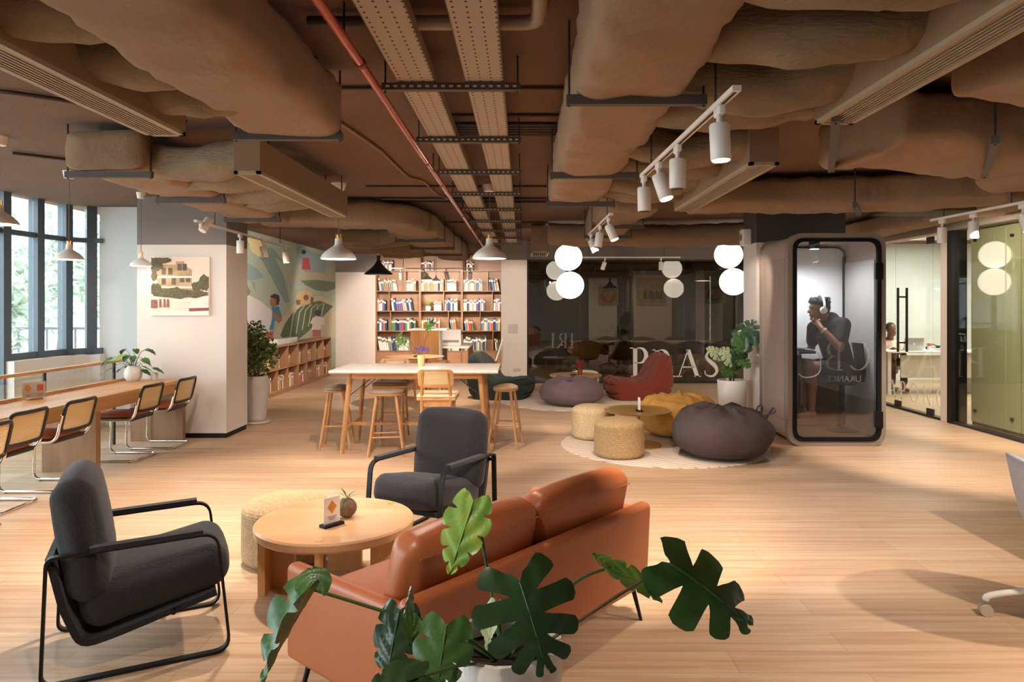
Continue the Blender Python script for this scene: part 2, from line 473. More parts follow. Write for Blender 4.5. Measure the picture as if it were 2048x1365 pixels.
# ------------------------------------------------------------------ outside the window
wall('floor_outside', (-40, -10, -0.5), (-6.15, 60, -0.4), mat('paving', '#b9b2a8', 0.9, var=0.1, vscale=1))
LEAFC = mat('hazy_tree_leaf', '#c6d2c0', 0.6, var=0.25, vscale=1.2, trans=0.0)  # paler than real foliage: outdoor haze is put into the colour
BARK = mat('bark', '#5f5146', 0.9, var=0.2, vscale=8, bump=0.4)
def tree(x, y, h, r, label, n=2600):
    t = thing('tree', label, 'tree', (x, y, -0.4), 0, 'trees outside the window')
    MB().tube(spline([(0, 0, 0), (0.1, 0, h * .3), (-0.05, 0.1, h * .6), (0, 0, h * .8)], 5), [0.16 - 0.008 * i for i in range(16)], 8).obj('trunk', BARK, t)
    m = MB()
    for k in range(n):
        c = V((random.gauss(0, 1), random.gauss(0, 1), random.gauss(0, 1))).normalized() * (random.random() ** 0.5)
        c = V((c.x * r, c.y * r, h * 0.62 + c.z * h * 0.42)); c += V((pn(c, .8, 3), pn(c, .8, 5), pn(c, .8, 9))) * 0.8
        a = V((random.gauss(0, 1), random.gauss(0, 1), random.gauss(0, .6))).normalized(); b2 = a.cross(V((random.random(), random.random(), 1))).normalized()
        s_ = random.uniform(0.12, 0.26)
        m.add([c - a * s_, c + b2 * s_ * .45, c + a * s_, c - b2 * s_ * .45], [(0, 1, 2, 3)])
    m.obj('foliage', LEAFC, t, smooth=0)
for k, (x, y, h, r) in enumerate(((-13.0, 16.0, 4.6, 1.9), (-14.0, 21.2, 5.2, 2.2), (-19.5, 26.5, 6.2, 3.0), (-10.6, 12.4, 3.6, 1.2), (-24.5, 35.5, 7.0, 3.4))):
    tree(x, y, h, r, ['leafy tree outside behind the first window mullions', 'leafy tree outside in the middle of the window', 'big tree outside behind the other trees',
        'small tree outside nearest the glass', 'farthest tall tree outside, pale behind the rest'][k])
rl = thing('railing', 'thin dark metal railing outside beyond the window', 'railing', (-9.6, 14.8, -0.4))
m = MB()
for z in (1.5, 0.6): m.box((0, 0, z), (3.4, 0.05, 0.05))
m.obj('rail', MULL, rl, smooth=0)
m = MB()
for k in range(12): m.box((-1.65 + 0.3 * k, 0, 0.75), (0.03, 0.03, 1.5))
m.obj('post', MULL, rl, smooth=0)
bl = thing('building', 'pale building across the street outside the window', 'building', (-36, 48, -0.4))
MB().box((0, 0, 5), (16, 6, 10)).obj('wall', mat('facade', '#d8d0c6', 0.9), bl, smooth=0)
for i in range(4):
    for j in range(3): MB().box((-6 + 4 * i, -3.02, 2 + 3 * j), (1.8, 0.1, 1.7)).obj('window', mat('far_window', '#8c97a0', 0.3), bl, smooth=0)
# ------------------------------------------------------------------ ceiling services
def wrap(name, label, path, w, h, seed, group=None, box=4.5, amp=0.018, sag=0.02, mat_=None, n=40, ds=0.06, cat='duct', par=None, ends=True):
    """cloth-wrapped duct swept along a path with wrinkles"""
    P = []
    pts = [V(p) for p in path]
    for a, b in zip(pts[:-1], pts[1:]):
        k = max(1, int((b - a).length / ds))
        P += [a + (b - a) * (i / k) for i in range(k)]
    P.append(pts[-1]); k = len(P); vs = []; fs = []
    rings = []
    for i in range(k):
        T = (P[min(i + 1, k - 1)] - P[max(i - 1, 0)]).normalized()
        sd = T.cross(V((0, 0, 1))).normalized(); up = sd.cross(T).normalized()
        rings.append((P[i], sd, up, 1.0, T))
    if ends:
        e0, e1 = rings[0], rings[-1]
        rings = [(e0[0] - e0[4] * 0.035, e0[1], e0[2], 0.5, e0[4]), (e0[0] - e0[4] * 0.03, e0[1], e0[2], 0.93, e0[4])] + rings + \
                [(e1[0] + e1[4] * 0.03, e1[1], e1[2], 0.93, e1[4]), (e1[0] + e1[4] * 0.035, e1[1], e1[2], 0.5, e1[4])]
    L = 0.0
    for i, (p, sd, up, q, T) in enumerate(rings):
        if i: L += (p - rings[i - 1][0]).length
        for j in range(n):
            a = 2 * pi * j / n; ca, sa = cos(a), sin(a)
            x = (abs(ca) ** (2 / box)) * (1 if ca > 0 else -1) * w / 2 * q
            z = (abs(sa) ** (2 / box)) * (1 if sa > 0 else -1) * h / 2 * q
            o = p + sd * x + up * z
            wr = pn((L * 9, a * 1.2, seed), 1.0, seed) * 0.55 + pn(o, 4.0, seed) * 0.7 + pn((L * 20, a * 1.6, seed), 1.0, seed + 5) * 0.32 + max(0, pn(o, 7, seed + 2) - 0.1) * 0.5
            o = o + (sd * ca + up * sa) * amp * wr
            if sa < 0: o = o - up * sag * (0.5 + 0.5 * sin(L * 5.5 + seed)) * (-sa)
            vs.append(o)
    k = len(rings)
    for i in range(k - 1):
        for j in range(n):
            j2 = (j + 1) % n
            fs.append((i * n + j, i * n + j2, (i + 1) * n + j2, (i + 1) * n + j))
    fs.append(tuple(range(n - 1, -1, -1))); fs.append(tuple((k - 1) * n + j for j in range(n)))
    for v in vs: v.z = min(v.z, 2.895)
    o = MB().add(vs, fs).obj(name, mat_ or DUCT, par, smooth=70)
    if par is None: tag(o, label, cat, group)
    return o
def hanger(x0, x1, y, label, z=2.545, rod=True, y1=None):
    t = thing('duct_hanger', label, 'hanger', ((x0 + x1) / 2, y, z), 0, 'duct hangers')
    hw = (x1 - x0) / 2; dy = 0 if y1 is None else (y1 - y) / 2
    a, b = V((-hw, -dy, 0)), V((hw, dy, 0))
    MB().bar([a, b], (0, 0, 1), 0.045, 0.04).obj('bar', mat('hanger_bar', '#4e453e', 0.6), t, smooth=0)
    for p in (a, b):
        q = p * 0.96
        MB().cyl(q + V((0, 0, -0.03)), q + V((0, 0, 2.9 - z)), 0.006, n=6).obj('rod', DARKM, t)
GD = 'cloth wrapped ducts'
wrap('insulated_duct', 'large cloth wrapped duct over the counter side, nearest the front', [(-1.28, -0.5, 2.70), (-1.28, 2.0, 2.70), (-1.28, 3.86, 2.70)], 0.56, 0.30, 1.3, GD, box=6, amp=0.03)
wrap('insulated_duct', 'cloth wrapped duct above the counter with its blunt end hanging free', [(-2.98, 5.0, 2.71), (-2.98, 7.2, 2.70), (-2.98, 8.15, 2.70)], 0.55, 0.28, 4.1, GD, box=7, amp=0.022)
wrap('insulated_duct', 'large cloth wrapped duct beside the twin cable trays', [(0.49, -0.6, 2.70), (0.49, 2.2, 2.70), (0.49, 4.1, 2.70), (0.50, 4.5, 2.72), (0.50, 6.8, 2.72)], 0.50, 0.30, 7.7, GD, box=5, amp=0.035, sag=0.03)
wrap('insulated_duct', 'cloth duct crossing above the high table', [(-3.1, 8.55, 2.72), (-1.9, 8.55, 2.70), (-1.55, 8.75, 2.70), (-1.45, 9.2, 2.70)], 0.45, 0.30, 2.2, GD)
wrap('insulated_duct', 'long cloth duct running back to the wall bookcase', [(-1.5, 9.34, 2.71), (-1.5, 11.0, 2.71), (-1.45, 13.4, 2.71), (-1.45, 15.2, 2.71)], 0.62, 0.28, 9.2, GD, box=6, amp=0.03)
wrap('insulated_duct', 'wide cloth duct sagging over the phone booth aisle', [(2.1, 4.35, 2.68), (2.9, 4.5, 2.68), (3.6, 4.9, 2.68), (4.2, 5.6, 2.70)], 0.85, 0.34, 3.1, GD, amp=0.035, sag=0.05)
wrap('insulated_duct', 'cloth duct high at the right edge near the ceiling grille', [(2.1, 2.9, 2.70), (2.9, 3.1, 2.70), (3.9, 3.7, 2.70), (4.8, 4.6, 2.70)], 0.75, 0.32, 5.6, GD, amp=0.03, sag=0.04)
wrap('insulated_duct', 'cloth duct running sideways in front of the phone booth top', [(1.75, 7.15, 2.70), (2.6, 7.1, 2.71), (3.4, 7.0, 2.70), (4.5, 6.6, 2.70)], 0.62, 0.30, 8.4, GD, amp=0.03)
wrap('insulated_duct', 'cloth duct between the two track lights in the middle', [(1.15, 7.3, 2.70), (1.1, 8.6, 2.70), (1.15, 9.7, 2.69), (1.2, 10.35, 2.67)], 0.55, 0.26, 6.3, GD, box=6, amp=0.025)
wrap('insulated_duct', 'round cloth duct crossing above the paper lanterns', [(0.42, 10.8, 2.69), (1.4, 10.8, 2.67), (2.6, 10.75, 2.67), (3.0, 10.7, 2.68), (3.6, 10.6, 2.70)], 0.42, 0.32, 11.3, GD, box=2.3, amp=0.03)
wrap('insulated_duct', 'cloth duct along the top of the office glass', [(5.3, 4.8, 2.74), (5.2, 7.0, 2.74), (5.2, 9.4, 2.74), (5.2, 11.5, 2.74)], 0.5, 0.22, 2.9, GD, box=5, amp=0.02)
# flexible branches
GB = 'flexible cloth branch ducts'
FLEX = mat('flex_cloth', '#7f6a50', 0.85, var=0.1, vscale=6, bump=0.5, bscale=24, stretch=(1, 1, 3))
def branch(label, a, b, d, seed, bow=0.06):
    a, b = V(a), V(b); m_ = (a + b) / 2 + V((0, 0.12 * sin(seed * 3), -bow))
    wrap('branch_duct', label, spline([a, m_, b], 6), d, d * 0.92, seed, GB, box=2.1, amp=0.035, sag=0.0, mat_=FLEX, n=28, ends=False, cat='duct')
bl_ = ['flexible branch duct at the %s of the %s' % (a, b) for b in ('front left duct', 'counter duct', 'front right duct', 'booth grille', 'far duct') for a in ('near end', 'second joint', 'third joint', 'far end')]
for i, y in enumerate((1.95, 2.45, 2.95, 3.45)): branch(bl_[i], (-1.40, y + 0.1, 2.72), (-1.88, y, 2.72), 0.28, 1.1 + i)
for i, y in enumerate((5.15, 5.75, 6.35, 6.9)): branch(bl_[4 + i], (-2.85, y + 0.1, 2.71), (-1.92, y - 0.15, 2.68), 0.27, 5.2 + i)
for i, y in enumerate((2.15, 2.75, 3.3, 3.75)): branch(bl_[8 + i], (0.68, y, 2.70), (1.50, y - 0.1, 2.70), 0.29, 9.3 + i)
for i, y in enumerate((4.7, 5.3, 5.95, 6.5)): branch(bl_[12 + i], (0.72, y, 2.71), (1.50, y - 0.05, 2.70), 0.25, 13.4 + i)
for i, y in enumerate((10.3, 11.2, 12.4, 13.6)): branch(bl_[16 + i], (-1.7, y, 2.72), (-2.7, y + 0.2, 2.66), 0.28, 17.5 + i)
# plenum boxes with slot grilles
GRILLE = bpy.data.materials.new('slot_grille'); GRILLE.use_nodes = True
nt = GRILLE.node_tree; b = nt.nodes['Principled BSDF']; oc = link_obj_coord(nt)
b.inputs['Base Color'].default_value = (*lin('#8d7d69'), 1); b.inputs['Roughness'].default_value = 0.6
def plenum(x0, x1, y0, y1, label, z0=2.5, z1=2.74):
    t = thing('slot_diffuser', label, 'air grille', ((x0 + x1) / 2, (y0 + y1) / 2, z0), 0, 'slot air grilles')
    w_, l_ = x1 - x0, y1 - y0
    m = MB(); m.span((-w_ / 2, -l_ / 2, 0.02), (w_ / 2, l_ / 2, z1 - z0)); m.obj('plenum_box', PLEN, t, smooth=0)
    m = MB(); e = 0.028
    m.span((-w_ / 2, -l_ / 2, 0), (-w_ / 2 + e, l_ / 2, 0.02)); m.span((w_ / 2 - e, -l_ / 2, 0), (w_ / 2, l_ / 2, 0.02))
    m.span((-w_ / 2, -l_ / 2, 0), (w_ / 2, -l_ / 2 + e, 0.02)); m.span((-w_ / 2, l_ / 2 - e, 0), (w_ / 2, l_ / 2, 0.02))
    m.obj('frame', mat('grille_frame', '#a08e76', 0.6), t, smooth=0)
    m = MB(); k = 7
    for i in range(k):
        x = -w_ / 2 + e + (w_ - 2 * e) * (i + 0.5) / k
        m.span((x - 0.0035, -l_ / 2 + e, 0.002), (x + 0.0035, l_ / 2 - e, 0.018))
    m.obj('slats', mat('grille_frame', '#a08e76', 0.6), t, smooth=0)
    MB().span((-w_ / 2 + e, -l_ / 2 + e, 0.0185), (w_ / 2 - e, l_ / 2 - e, 0.0198)).obj('grille_throat', mat('grille_dark', '#15110e', 0.9), t, smooth=0)
    for sx in (-1, 1):
        for sy in (-1, 1): MB().cyl((sx * (w_ / 2 - .01), sy * l_ * 0.42, 0.2), (sx * (w_ / 2 - .01), sy * l_ * 0.42, 2.9 - z0), 0.006, n=6).obj('hanging_rod', DARKM, t)
plenum(-2.00, -1.80, 0.6, 3.74, 'long slot air grille on the window side, nearest the front')
plenum(-1.98, -1.80, 4.8, 7.2, 'slot air grille on the window side, farther back')
plenum(1.46, 1.65, 0.6, 3.5, 'long slot air grille on the booth side, nearest the front')
plenum(1.46, 1.65, 4.5, 6.75, 'slot air grille on the booth side, farther back')
plenum(0.14, 0.42, 11.0, 11.9, 'small louvred air grille by the far pillar', 2.42, 2.84)
for x0, x1, y, l in ((-1.6, -1.0, 3.88, 'dark bar under the blunt end of the big front duct'), (-3.28, -2.66, 5.03, 'dark bar under the blunt end of the counter duct'),
        (-3.28, -2.66, 6.27, 'second dark bar under the counter duct'), (-3.28, -2.66, 7.7, 'third dark bar under the counter duct'),
        (0.2, 0.84, 3.2, 'dark bar under the duct beside the cable trays, nearest'), (0.2, 0.84, 5.06, 'second dark bar under the duct beside the cable trays'),
        (0.22, 0.86, 6.5, 'third dark bar under the duct beside the cable trays'), (-1.86, -1.12, 10.2, 'dark bar under the long duct to the bookcase, nearest'),
        (-1.86, -1.12, 11.6, 'second dark bar under the long duct to the bookcase'), (-1.86, -1.12, 13.1, 'third dark bar under the long duct to the bookcase'),
        (0.84, 1.46, 8.4, 'dark bar under the middle duct behind the track light'), (0.84, 1.5, 9.6, 'second dark bar under the middle duct')):
    hanger(x0, x1, y, l, 2.535)
hanger(1.5, 2.05, 4.0, 'slanting bar beside the booth side grille', 2.5, y1=5.3)
hanger(2.5, 3.1, 4.2, 'slanting bar under the sagging duct', 2.475, y1=5.2)
hanger(3.05, 3.4, 6.75, 'slanting bar under the duct before the booth', 2.52, y1=7.4)
# perforated cable trays
TRAY = bpy.data.materials.new('perforated_tray'); TRAY.use_nodes = True
nt = TRAY.node_tree; b = nt.nodes['Principled BSDF']; oc = link_obj_coord(nt)
sx = nt.nodes.new('ShaderNodeSeparateXYZ'); nt.links.new(oc, sx.inputs[0])
def mth(op, a, b_=None):
    n = nt.nodes.new('ShaderNodeMath'); n.operation = op
    for i, q in enumerate((a, b_)):
        if q is None: continue
        if isinstance(q, (int, float)): n.inputs[i].default_value = q
        else: nt.links.new(q, n.inputs[i])
    return n.outputs[0]
u = mth('MULTIPLY', mth('ABSOLUTE', mth('SUBTRACT', mth('FRACT', mth('DIVIDE', mth('ADD', sx.outputs[0], 1.0), 0.056)), 0.5)), 0.056)
v = mth('MULTIPLY', mth('ABSOLUTE', mth('SUBTRACT', mth('FRACT', mth('DIVIDE', sx.outputs[1], 0.05)), 0.5)), 0.05)
d_ = mth('SQRT', mth('ADD', mth('POWER', mth('MULTIPLY', u, 1.6), 2.0), mth('POWER', v, 2.0)))
hole = mth('LESS_THAN', d_, 0.0085)
mx = nt.nodes.new('ShaderNodeMix'); mx.data_type = 'RGBA'
mx.inputs[6].default_value = (*lin('#a39382'), 1); mx.inputs[7].default_value = (*lin('#17110d'), 1)
nt.links.new(hole, mx.inputs[0]); nt.links.new(mx.outputs[2], b.inputs['Base Color']); b.inputs['Roughness'].default_value = 0.7
for x0, x1, l in ((-0.648, -0.456, 'perforated cable tray nearer the red pipe'), (-0.295, -0.10, 'perforated cable tray nearer the big right hand duct')):
    t = thing('cable_tray', l, 'cable tray', ((x0 + x1) / 2, 6.5, 2.76), 0, 'cable trays')
    hw = (x1 - x0) / 2
    MB().span((-hw, -7.5, 0), (hw, 7.0, 0.004)).obj('tray_base', TRAY, t, smooth=0)
    m = MB()
    for s_ in (-1, 1): m.span((s_ * hw - 0.002, -7.5, 0), (s_ * hw + 0.002, 7.0, 0.06))
    m.obj('tray_side', PLEN, t, smooth=0)
for k in range(11):
    y = 3.65 + 1.175 * k - (1.175 if k == 0 else 0) * 0
    t = thing('tray_bracket', '%s slotted bracket carrying the cable trays, counted from the front' % ORD[k], 'bracket', (-0.37, y, 2.735), 0, 'tray brackets')
    m = MB(); m.span((-0.36, -0.02, -0.018), (0.36, 0.02, 0.018)); m.obj('bar', mat('bracket_steel', '#4a4038', 0.5, metal=0.2), t, smooth=0)
    m = MB()
    for i in range(17): m.box((-0.33 + i * 0.0412, -0.0205, 0), (0.02, 0.002, 0.011))
    m.obj('slots', mat('bracket_slot', '#b9a890', 0.6), t, smooth=0)
    for s_ in (-1, 1): MB().cyl((s_ * 0.345, 0, -0.03), (s_ * 0.345, 0, 0.165), 0.005, n=6).obj('rod', DARKM, t)
# red sprinkler pipe, conduits, drain pipe
t = thing('sprinkler_pipe', 'glossy red sprinkler pipe running along the ceiling', 'pipe', (-0.765, 0, 2.74))
MB().cyl((0, -2.5, 0), (0, 13.6, 0), 0.022, n=14).obj('pipe', mat('red_pipe_paint', '#b3452f', 0.25, coat=0.4), t)
for y in (3.3, 5.6, 6.6, 8.9, 10.4, 12.0): MB().cyl((0, y - 0.02, 0), (0, y + 0.02, 0), 0.026, n=14).obj('coupling', mat('red_pipe_joint', '#7d2a1e', 0.4), t)
for y in (3.0, 6.0, 9.0): MB().cyl((0, y, 0.02), (0, y, 0.16), 0.006, n=6).obj('hanging_rod', DARKM, t)
CND = mat('conduit', '#40352d', 0.5, metal=0.2)
def conduit(label, pts, r=0.012, m_=None, name='conduit', fr=0.05):
    tag(MB().tube(fillet(pts, fr, 4), r, 8).obj(name, m_ or CND, None, smooth=60), label, 'pipe', 'ceiling conduits')
conduit('thin dark conduit crossing the ceiling behind the first tray bracket', [(-1.6, 4.15, 2.885), (0.3, 4.15, 2.885)])
conduit('thin dark conduit crossing between the first two tray brackets', [(-0.5, 4.75, 2.885), (0.4, 4.75, 2.885)])
for k in range(5): conduit('%s of five dark conduits side by side beyond the second bracket' % ORD[k], [(-0.55, 4.98 + 0.075 * k, 2.885), (1.3, 4.98 + 0.075 * k, 2.885)], 0.014)
conduit('dark conduit crossing above the far half of the ceiling, nearest pair', [(-1.7, 7.6, 2.885), (0.4, 7.6, 2.885)])
conduit('dark conduit crossing above the far half of the ceiling, second of the pair', [(-1.7, 8.45, 2.88), (1.6, 8.45, 2.88)], 0.016)
conduit('dark conduit crossing just before the third duct bar', [(-1.7, 8.75, 2.885), (1.6, 8.75, 2.885)], 0.016)
conduit('dark conduit crossing over the far pendant', [(-1.2, 10.9, 2.885), (0.4, 10.9, 2.885)])
conduit('grey conduit zigzagging from the window side grille to the red pipe', [(-1.35, 4.3, 2.88), (-1.18, 5.8, 2.88), (-1.15, 7.0, 2.88), (-1.02, 7.25, 2.88), (-1.0, 8.1, 2.88), (-0.85, 8.6, 2.88), (-0.84, 9.3, 2.88), (-0.6, 12.5, 2.88)], 0.013, PLEN)
conduit('dark conduit bent beside the nearest window side grille', [(-4.2, 4.2, 2.88), (-3.1, 4.2, 2.88), (-2.9, 4.35, 2.88), (-2.35, 4.9, 2.88)], 0.014)
conduit('dark conduit running toward the counter pendants', [(-4.3, 5.9, 2.88), (-3.55, 6.6, 2.88), (-3.4, 8.3, 2.88)], 0.014)
conduit('dark conduit bent at the right edge of the ceiling', [(2.2, 5.2, 2.88), (2.9, 5.0, 2.88), (3.2, 4.6, 2.88), (4.2, 4.4, 2.88)], 0.014)
conduit('grey drain pipe with an elbow between tray and front right duct', [(-0.5, 3.05, 2.83), (0.07, 3.05, 2.83), (0.07, 1.4, 2.83)], 0.034, mat('drain_pipe', '#8f7f6c', 0.5), 'drain_pipe', 0.08)
conduit('grey drain pipe stub crossing under the first tray', [(-0.95, 3.1, 2.855), (-0.5, 3.1, 2.855)], 0.026, CND, 'drain_pipe')

# ------------------------------------------------------------------ track lights
LENS = mat('lit_lens', '#fff4e2', 0.4, emit=22.0, emitcol='#ffe9cf')
LENSO = mat('spot_inside', '#2b2622', 0.4)
def track(label, a, b, heads, drops=(0.15, 0.85)):
    a, b = V(a), V(b); t = thing('track_light', label, 'track light', a, 0, 'track lights')
    d = (b - a); dn = d.normalized(); sd = dn.cross(V((0, 0, 1))).normalized()
    m = MB(); m.bar([V((0, 0, 0)), d], V((0, 0, 1)), 0.022, 0.035); m.obj('rail', WMETAL, t, smooth=0)
    MB().bar([dn * 0.02 - V((0, 0, 0.0113)), d - dn * 0.02 - V((0, 0, 0.0113))], V((0, 0, 1)), 0.001, 0.014).obj('rail_groove', mat('groove', '#3a332d', 0.7), t, smooth=0)
    for q in drops: MB().cyl(d * q + V((0, 0, 0.01)), d * q + V((0, 0, 2.9 - a.z - d.z * q)), 0.005, n=6).obj('suspension_rod', DARKM, t)
    for q, ax, lit in heads:
        p = d * q; ax = V(ax).normalized()
        h = MB(); h.box(p - V((0, 0, 0.03)), (0.03, 0.09, 0.04), 0.008); h.cyl(p - V((0, 0, 0.045)), p - V((0, 0, 0.085)), 0.012, n=10)
        c0 = p - V((0, 0, 0.085)); c1 = c0 + ax * 0.155 + V((0, 0, 0))
        prof = [0.0, 0.040, 0.043, 0.043, 0.0395]; zz = [0.0, 0.0, 0.008, 0.150, 0.155]
        h.tube([c0 + ax * z for z in zz], [max(r, 0.001) for r in prof], 18)
        ho = h.obj('spotlight_head', WMETAL, t)
        MB().tube([c1 + ax * 0.0005, c1 + ax * 0.002], 0.036, 18).obj('lens', LENS if lit else LENSO, ho)
dn_ = (0, 0, -1)
track('white track with four spotlights above the sofa, one glowing', (0.84, 2.74, 2.45), (0.79, 4.62, 2.45), ((0.12, (0.03, -0.05, -1), 1), (0.50, (0, 0, -1), 0), (0.74, (0.28, -0.25, -1), 1), (0.97, (0.02, 0, -1), 0)))
track('white track with three spotlights over the pouf rug', (0.83, 6.54, 2.45), (0.81, 8.5, 2.45), ((0.1, (0.4, -0.2, -1), 1), (0.45, (-0.15, 0, -1), 0), (0.9, (0.4, -0.2, -1), 0)))
track('white track with two spotlights across the glass meeting room', (0.95, 13.3, 2.50), (3.0, 13.3, 2.50), ((0.3, (-0.3, 0.2, -1), 0), (0.82, (0, 0.1, -1), 0)))
track('white track with three spotlights along the green glass wall', (4.16, 5.75, 2.45), (4.12, 7.05, 2.45), ((0.05, (0.3, 0, -1), 1), (0.52, (0, 0, -1), 0), (0.87, (0.1, 0.2, -1), 0)))
track('white track with spotlights beside the white column picture', (-3.31, 7.08, 2.45), (-3.45, 10.4, 2.45), ((0.05, (0.25, 0.45, 0.8), 0), (0.38, (0, 0, -1), 0), (0.63, (0.2, 0, -1), 0), (0.92, (0.1, 0.1, -1), 1)))
track('white track with spotlights lighting the wall bookcase', (-2.75, 14.6, 2.36), (-1.0, 14.6, 2.36), ((0.12, (0, 0.3, -1), 0), (0.4, (0.1, 0.3, -1), 0), (0.66, (0.2, 0.5, -1), 0), (0.95, (-0.1, 0.4, -1), 0)))

# ------------------------------------------------------------------ pendants and lanterns
BULB = mat('bulb_glow', '#fff2dd', 0.4, emit=14.0, emitcol='#ffe2bd')
def pendant(label, x, y, zb, d, shade, style='bell', watt=9):
    t = thing('pendant_lamp', label, 'pendant lamp', (x, y, zb), 0, 'pendant lamps')
    r = d / 2; top = 2.9 - zb
    MB().lathe([(r * .02, top - 0.075), (r * .32, top - 0.07), (r * .42, top - 0.002), (r * .42, top)], n=20).obj('canopy', WMETAL if style == 'bell' else shade, t)
    if style == 'bell':
        prof = [(1.0, 0), (0.98, .05), (0.88, .20), (0.70, .36), (0.48, .50), (0.30, .60), (0.21, .70), (0.19, .98)]
    else:
        prof = [(1.0, 0), (0.99, .04), (0.86, .14), (0.66, .28), (0.44, .45), (0.25, .66), (0.12, .86), (0.07, 1.0)]
    hh = r * 1.15
    P = [(r * a, hh * b_) for a, b_ in prof]; P += [(0.94 * a, b_ - 0.004) for a, b_ in reversed(P)]
    m = MB(); vs_ = MB().lathe(P, n=30); m.v, m.f, m.mi = vs_.v, [f for f in vs_.f if len(f) == 4], [0] * len([f for f in vs_.f if len(f) == 4])
    m.obj('shade', shade, t, smooth=50)
    m = MB(); m.cyl((0, 0, hh * .95), (0, 0, hh * 1.16), r * 0.1, n=12)
    for s_ in (-1, 1): m.box((s_ * r * .13, 0, hh * 1.08), (0.008, 0.012, hh * .25))
    m.obj('socket', BRASS if style == 'bell' else BLACKM, t)
    MB().cyl((0, 0, hh * 1.1), (0, 0, top - 0.07), 0.0035, n=6).obj('cord', mat('cord_beige', '#6d6152', 0.7), t)
    MB().ball((0, 0, hh * .28), r * .22, 14).obj('bulb', BULB, t)
    lamp('POINT', 'pendant_light', (x, y, zb + 0.01), watt, WARM, size=0.05)
PW = mat('pendant_white', '#ece2d8', 0.4); PB = mat('pendant_black', '#191716', 0.35)
p = at(138, 519, 6.8); pendant('small white pendant over the counter, nearer the window mullions', p.x, p.y, p.z, 0.26, PW)
p = at(282, 532, 8.1); pendant('small white pendant hanging before the column picture', p.x, p.y, p.z, 0.24, PW, watt=2)
p = at(12, 448, 5.4); pendant('white pendant cut off at the frame edge over the counter', p.x - 0.05, p.y, p.z, 0.26, PW)
p = at(677, 518, 7.5); pendant('large white pendant over the left end of the high table', p.x, p.y, p.z, 0.385, PW)
p = at(979, 517, 7.6); pendant('large white pendant over the right end of the high table', p.x, p.y, p.z, 0.38, PW)
p = at(757, 549, 9.6); pendant('black pendant lamp behind the high table', p.x, p.y, p.z, 0.385, PB, 'cone')
p = at(855, 560, 13.6); pendant('small white pendant in front of the bookcase, nearer one of two', p.x, p.y, p.z, 0.20, PW, watt=4)
p = at(872, 563, 14.1); pendant('small white pendant in front of the bookcase, farther one of two', p.x, p.y, p.z, 0.19, PW, watt=4)
LAN = bpy.data.materials.new('lantern_paper'); LAN.use_nodes = True
nt = LAN.node_tree; b = nt.nodes['Principled BSDF']; oc = link_obj_coord(nt)
wv = nt.nodes.new('ShaderNodeTexWave'); wv.bands_direction = 'Z'; wv.inputs['Scale'].default_value = 14.0
nt.links.new(oc, wv.inputs['Vector'])
rp = nt.nodes.new('ShaderNodeValToRGB'); rp.color_ramp.elements[0].color = (*lin('#f0dcc0'), 1); rp.color_ramp.elements[1].color = (*lin('#fff3e2'), 1)
rp.color_ramp.elements[0].position = 0.0; rp.color_ramp.elements[1].position = 0.25
nt.links.new(wv.outputs['Fac'], rp.inputs[0]); nt.links.new(rp.outputs[0], b.inputs['Emission Color'])
b.inputs['Emission Strength'].default_value = 2.6; b.inputs['Base Color'].default_value = (*lin('#f5eadb'), 1); b.inputs['Roughness'].default_value = 0.9
def lantern(label, px, py, y, r, ztop=2.9):
    c = at(px, py, y); t = thing('paper_lantern', label, 'paper lantern', c, 0, 'round paper lanterns')
    MB().ball((0, 0, 0), (r * 1.02, r * 1.02, r * 0.985), 40).obj('paper_shade', LAN, t, smooth=60)
    MB().lathe([(r * .12, r * .97), (r * .14, r * 1.0), (r * .12, r * 1.01)], n=14).obj('wire_ring', DARKM, t)
    MB().cyl((0, 0, r), (0, 0, max(r + .004, ztop - c.z)), 0.004, n=6).obj('cord', WMETAL, t)
lantern('upper paper lantern of the pair near the far pillar', 1137, 515, 12.0, 0.230)
lantern('lower paper lantern of the pair near the far pillar', 1140, 571, 11.92, 0.234, 2.19)
lantern('upper paper lantern of the pair beside the booth column', 1457, 510, 12.0, 0.234)
lantern('lower paper lantern of the pair beside the booth column', 1467, 564, 11.92, 0.232, 2.23)
# loudspeaker on the booth column
t = thing('wall_speaker', 'small white loudspeaker fixed high on the booth column', 'loudspeaker', (2.98, 9.35, 2.50))
MB().box((0, 0, 0), (0.12, 0.16, 0.22), 0.02).obj('cabinet', WMETAL, t)
MB().lathe([(0.001, 0), (0.045, 0), (0.05, 0.006), (0.04, 0.008)], n=20).warp(lambda p: V((-0.06 - p.z * 0.2 - 0.001, p.x, p.y))).obj('grille_ring', PLEN, t)
t = thing('fan_unit', 'dark ceiling fan unit with a red brown box at the right edge', 'ceiling unit', (4.55, 7.9, 2.62))
MB().box((0, 0, .13), (1.0, .5, .24), .01).obj('casing', mat('unit_casing', '#4a4038', 0.7), t)
MB().box((.25, -.28, .15), (.14, .06, .14), .006).obj('junction_box', mat('unit_box', '#8a4a34', 0.6), t)
MB().box((-.15, -.255, .08), (.16, .012, .07), .003).obj('rating_plate', mat('unit_plate', '#b8a08a', 0.5), t)
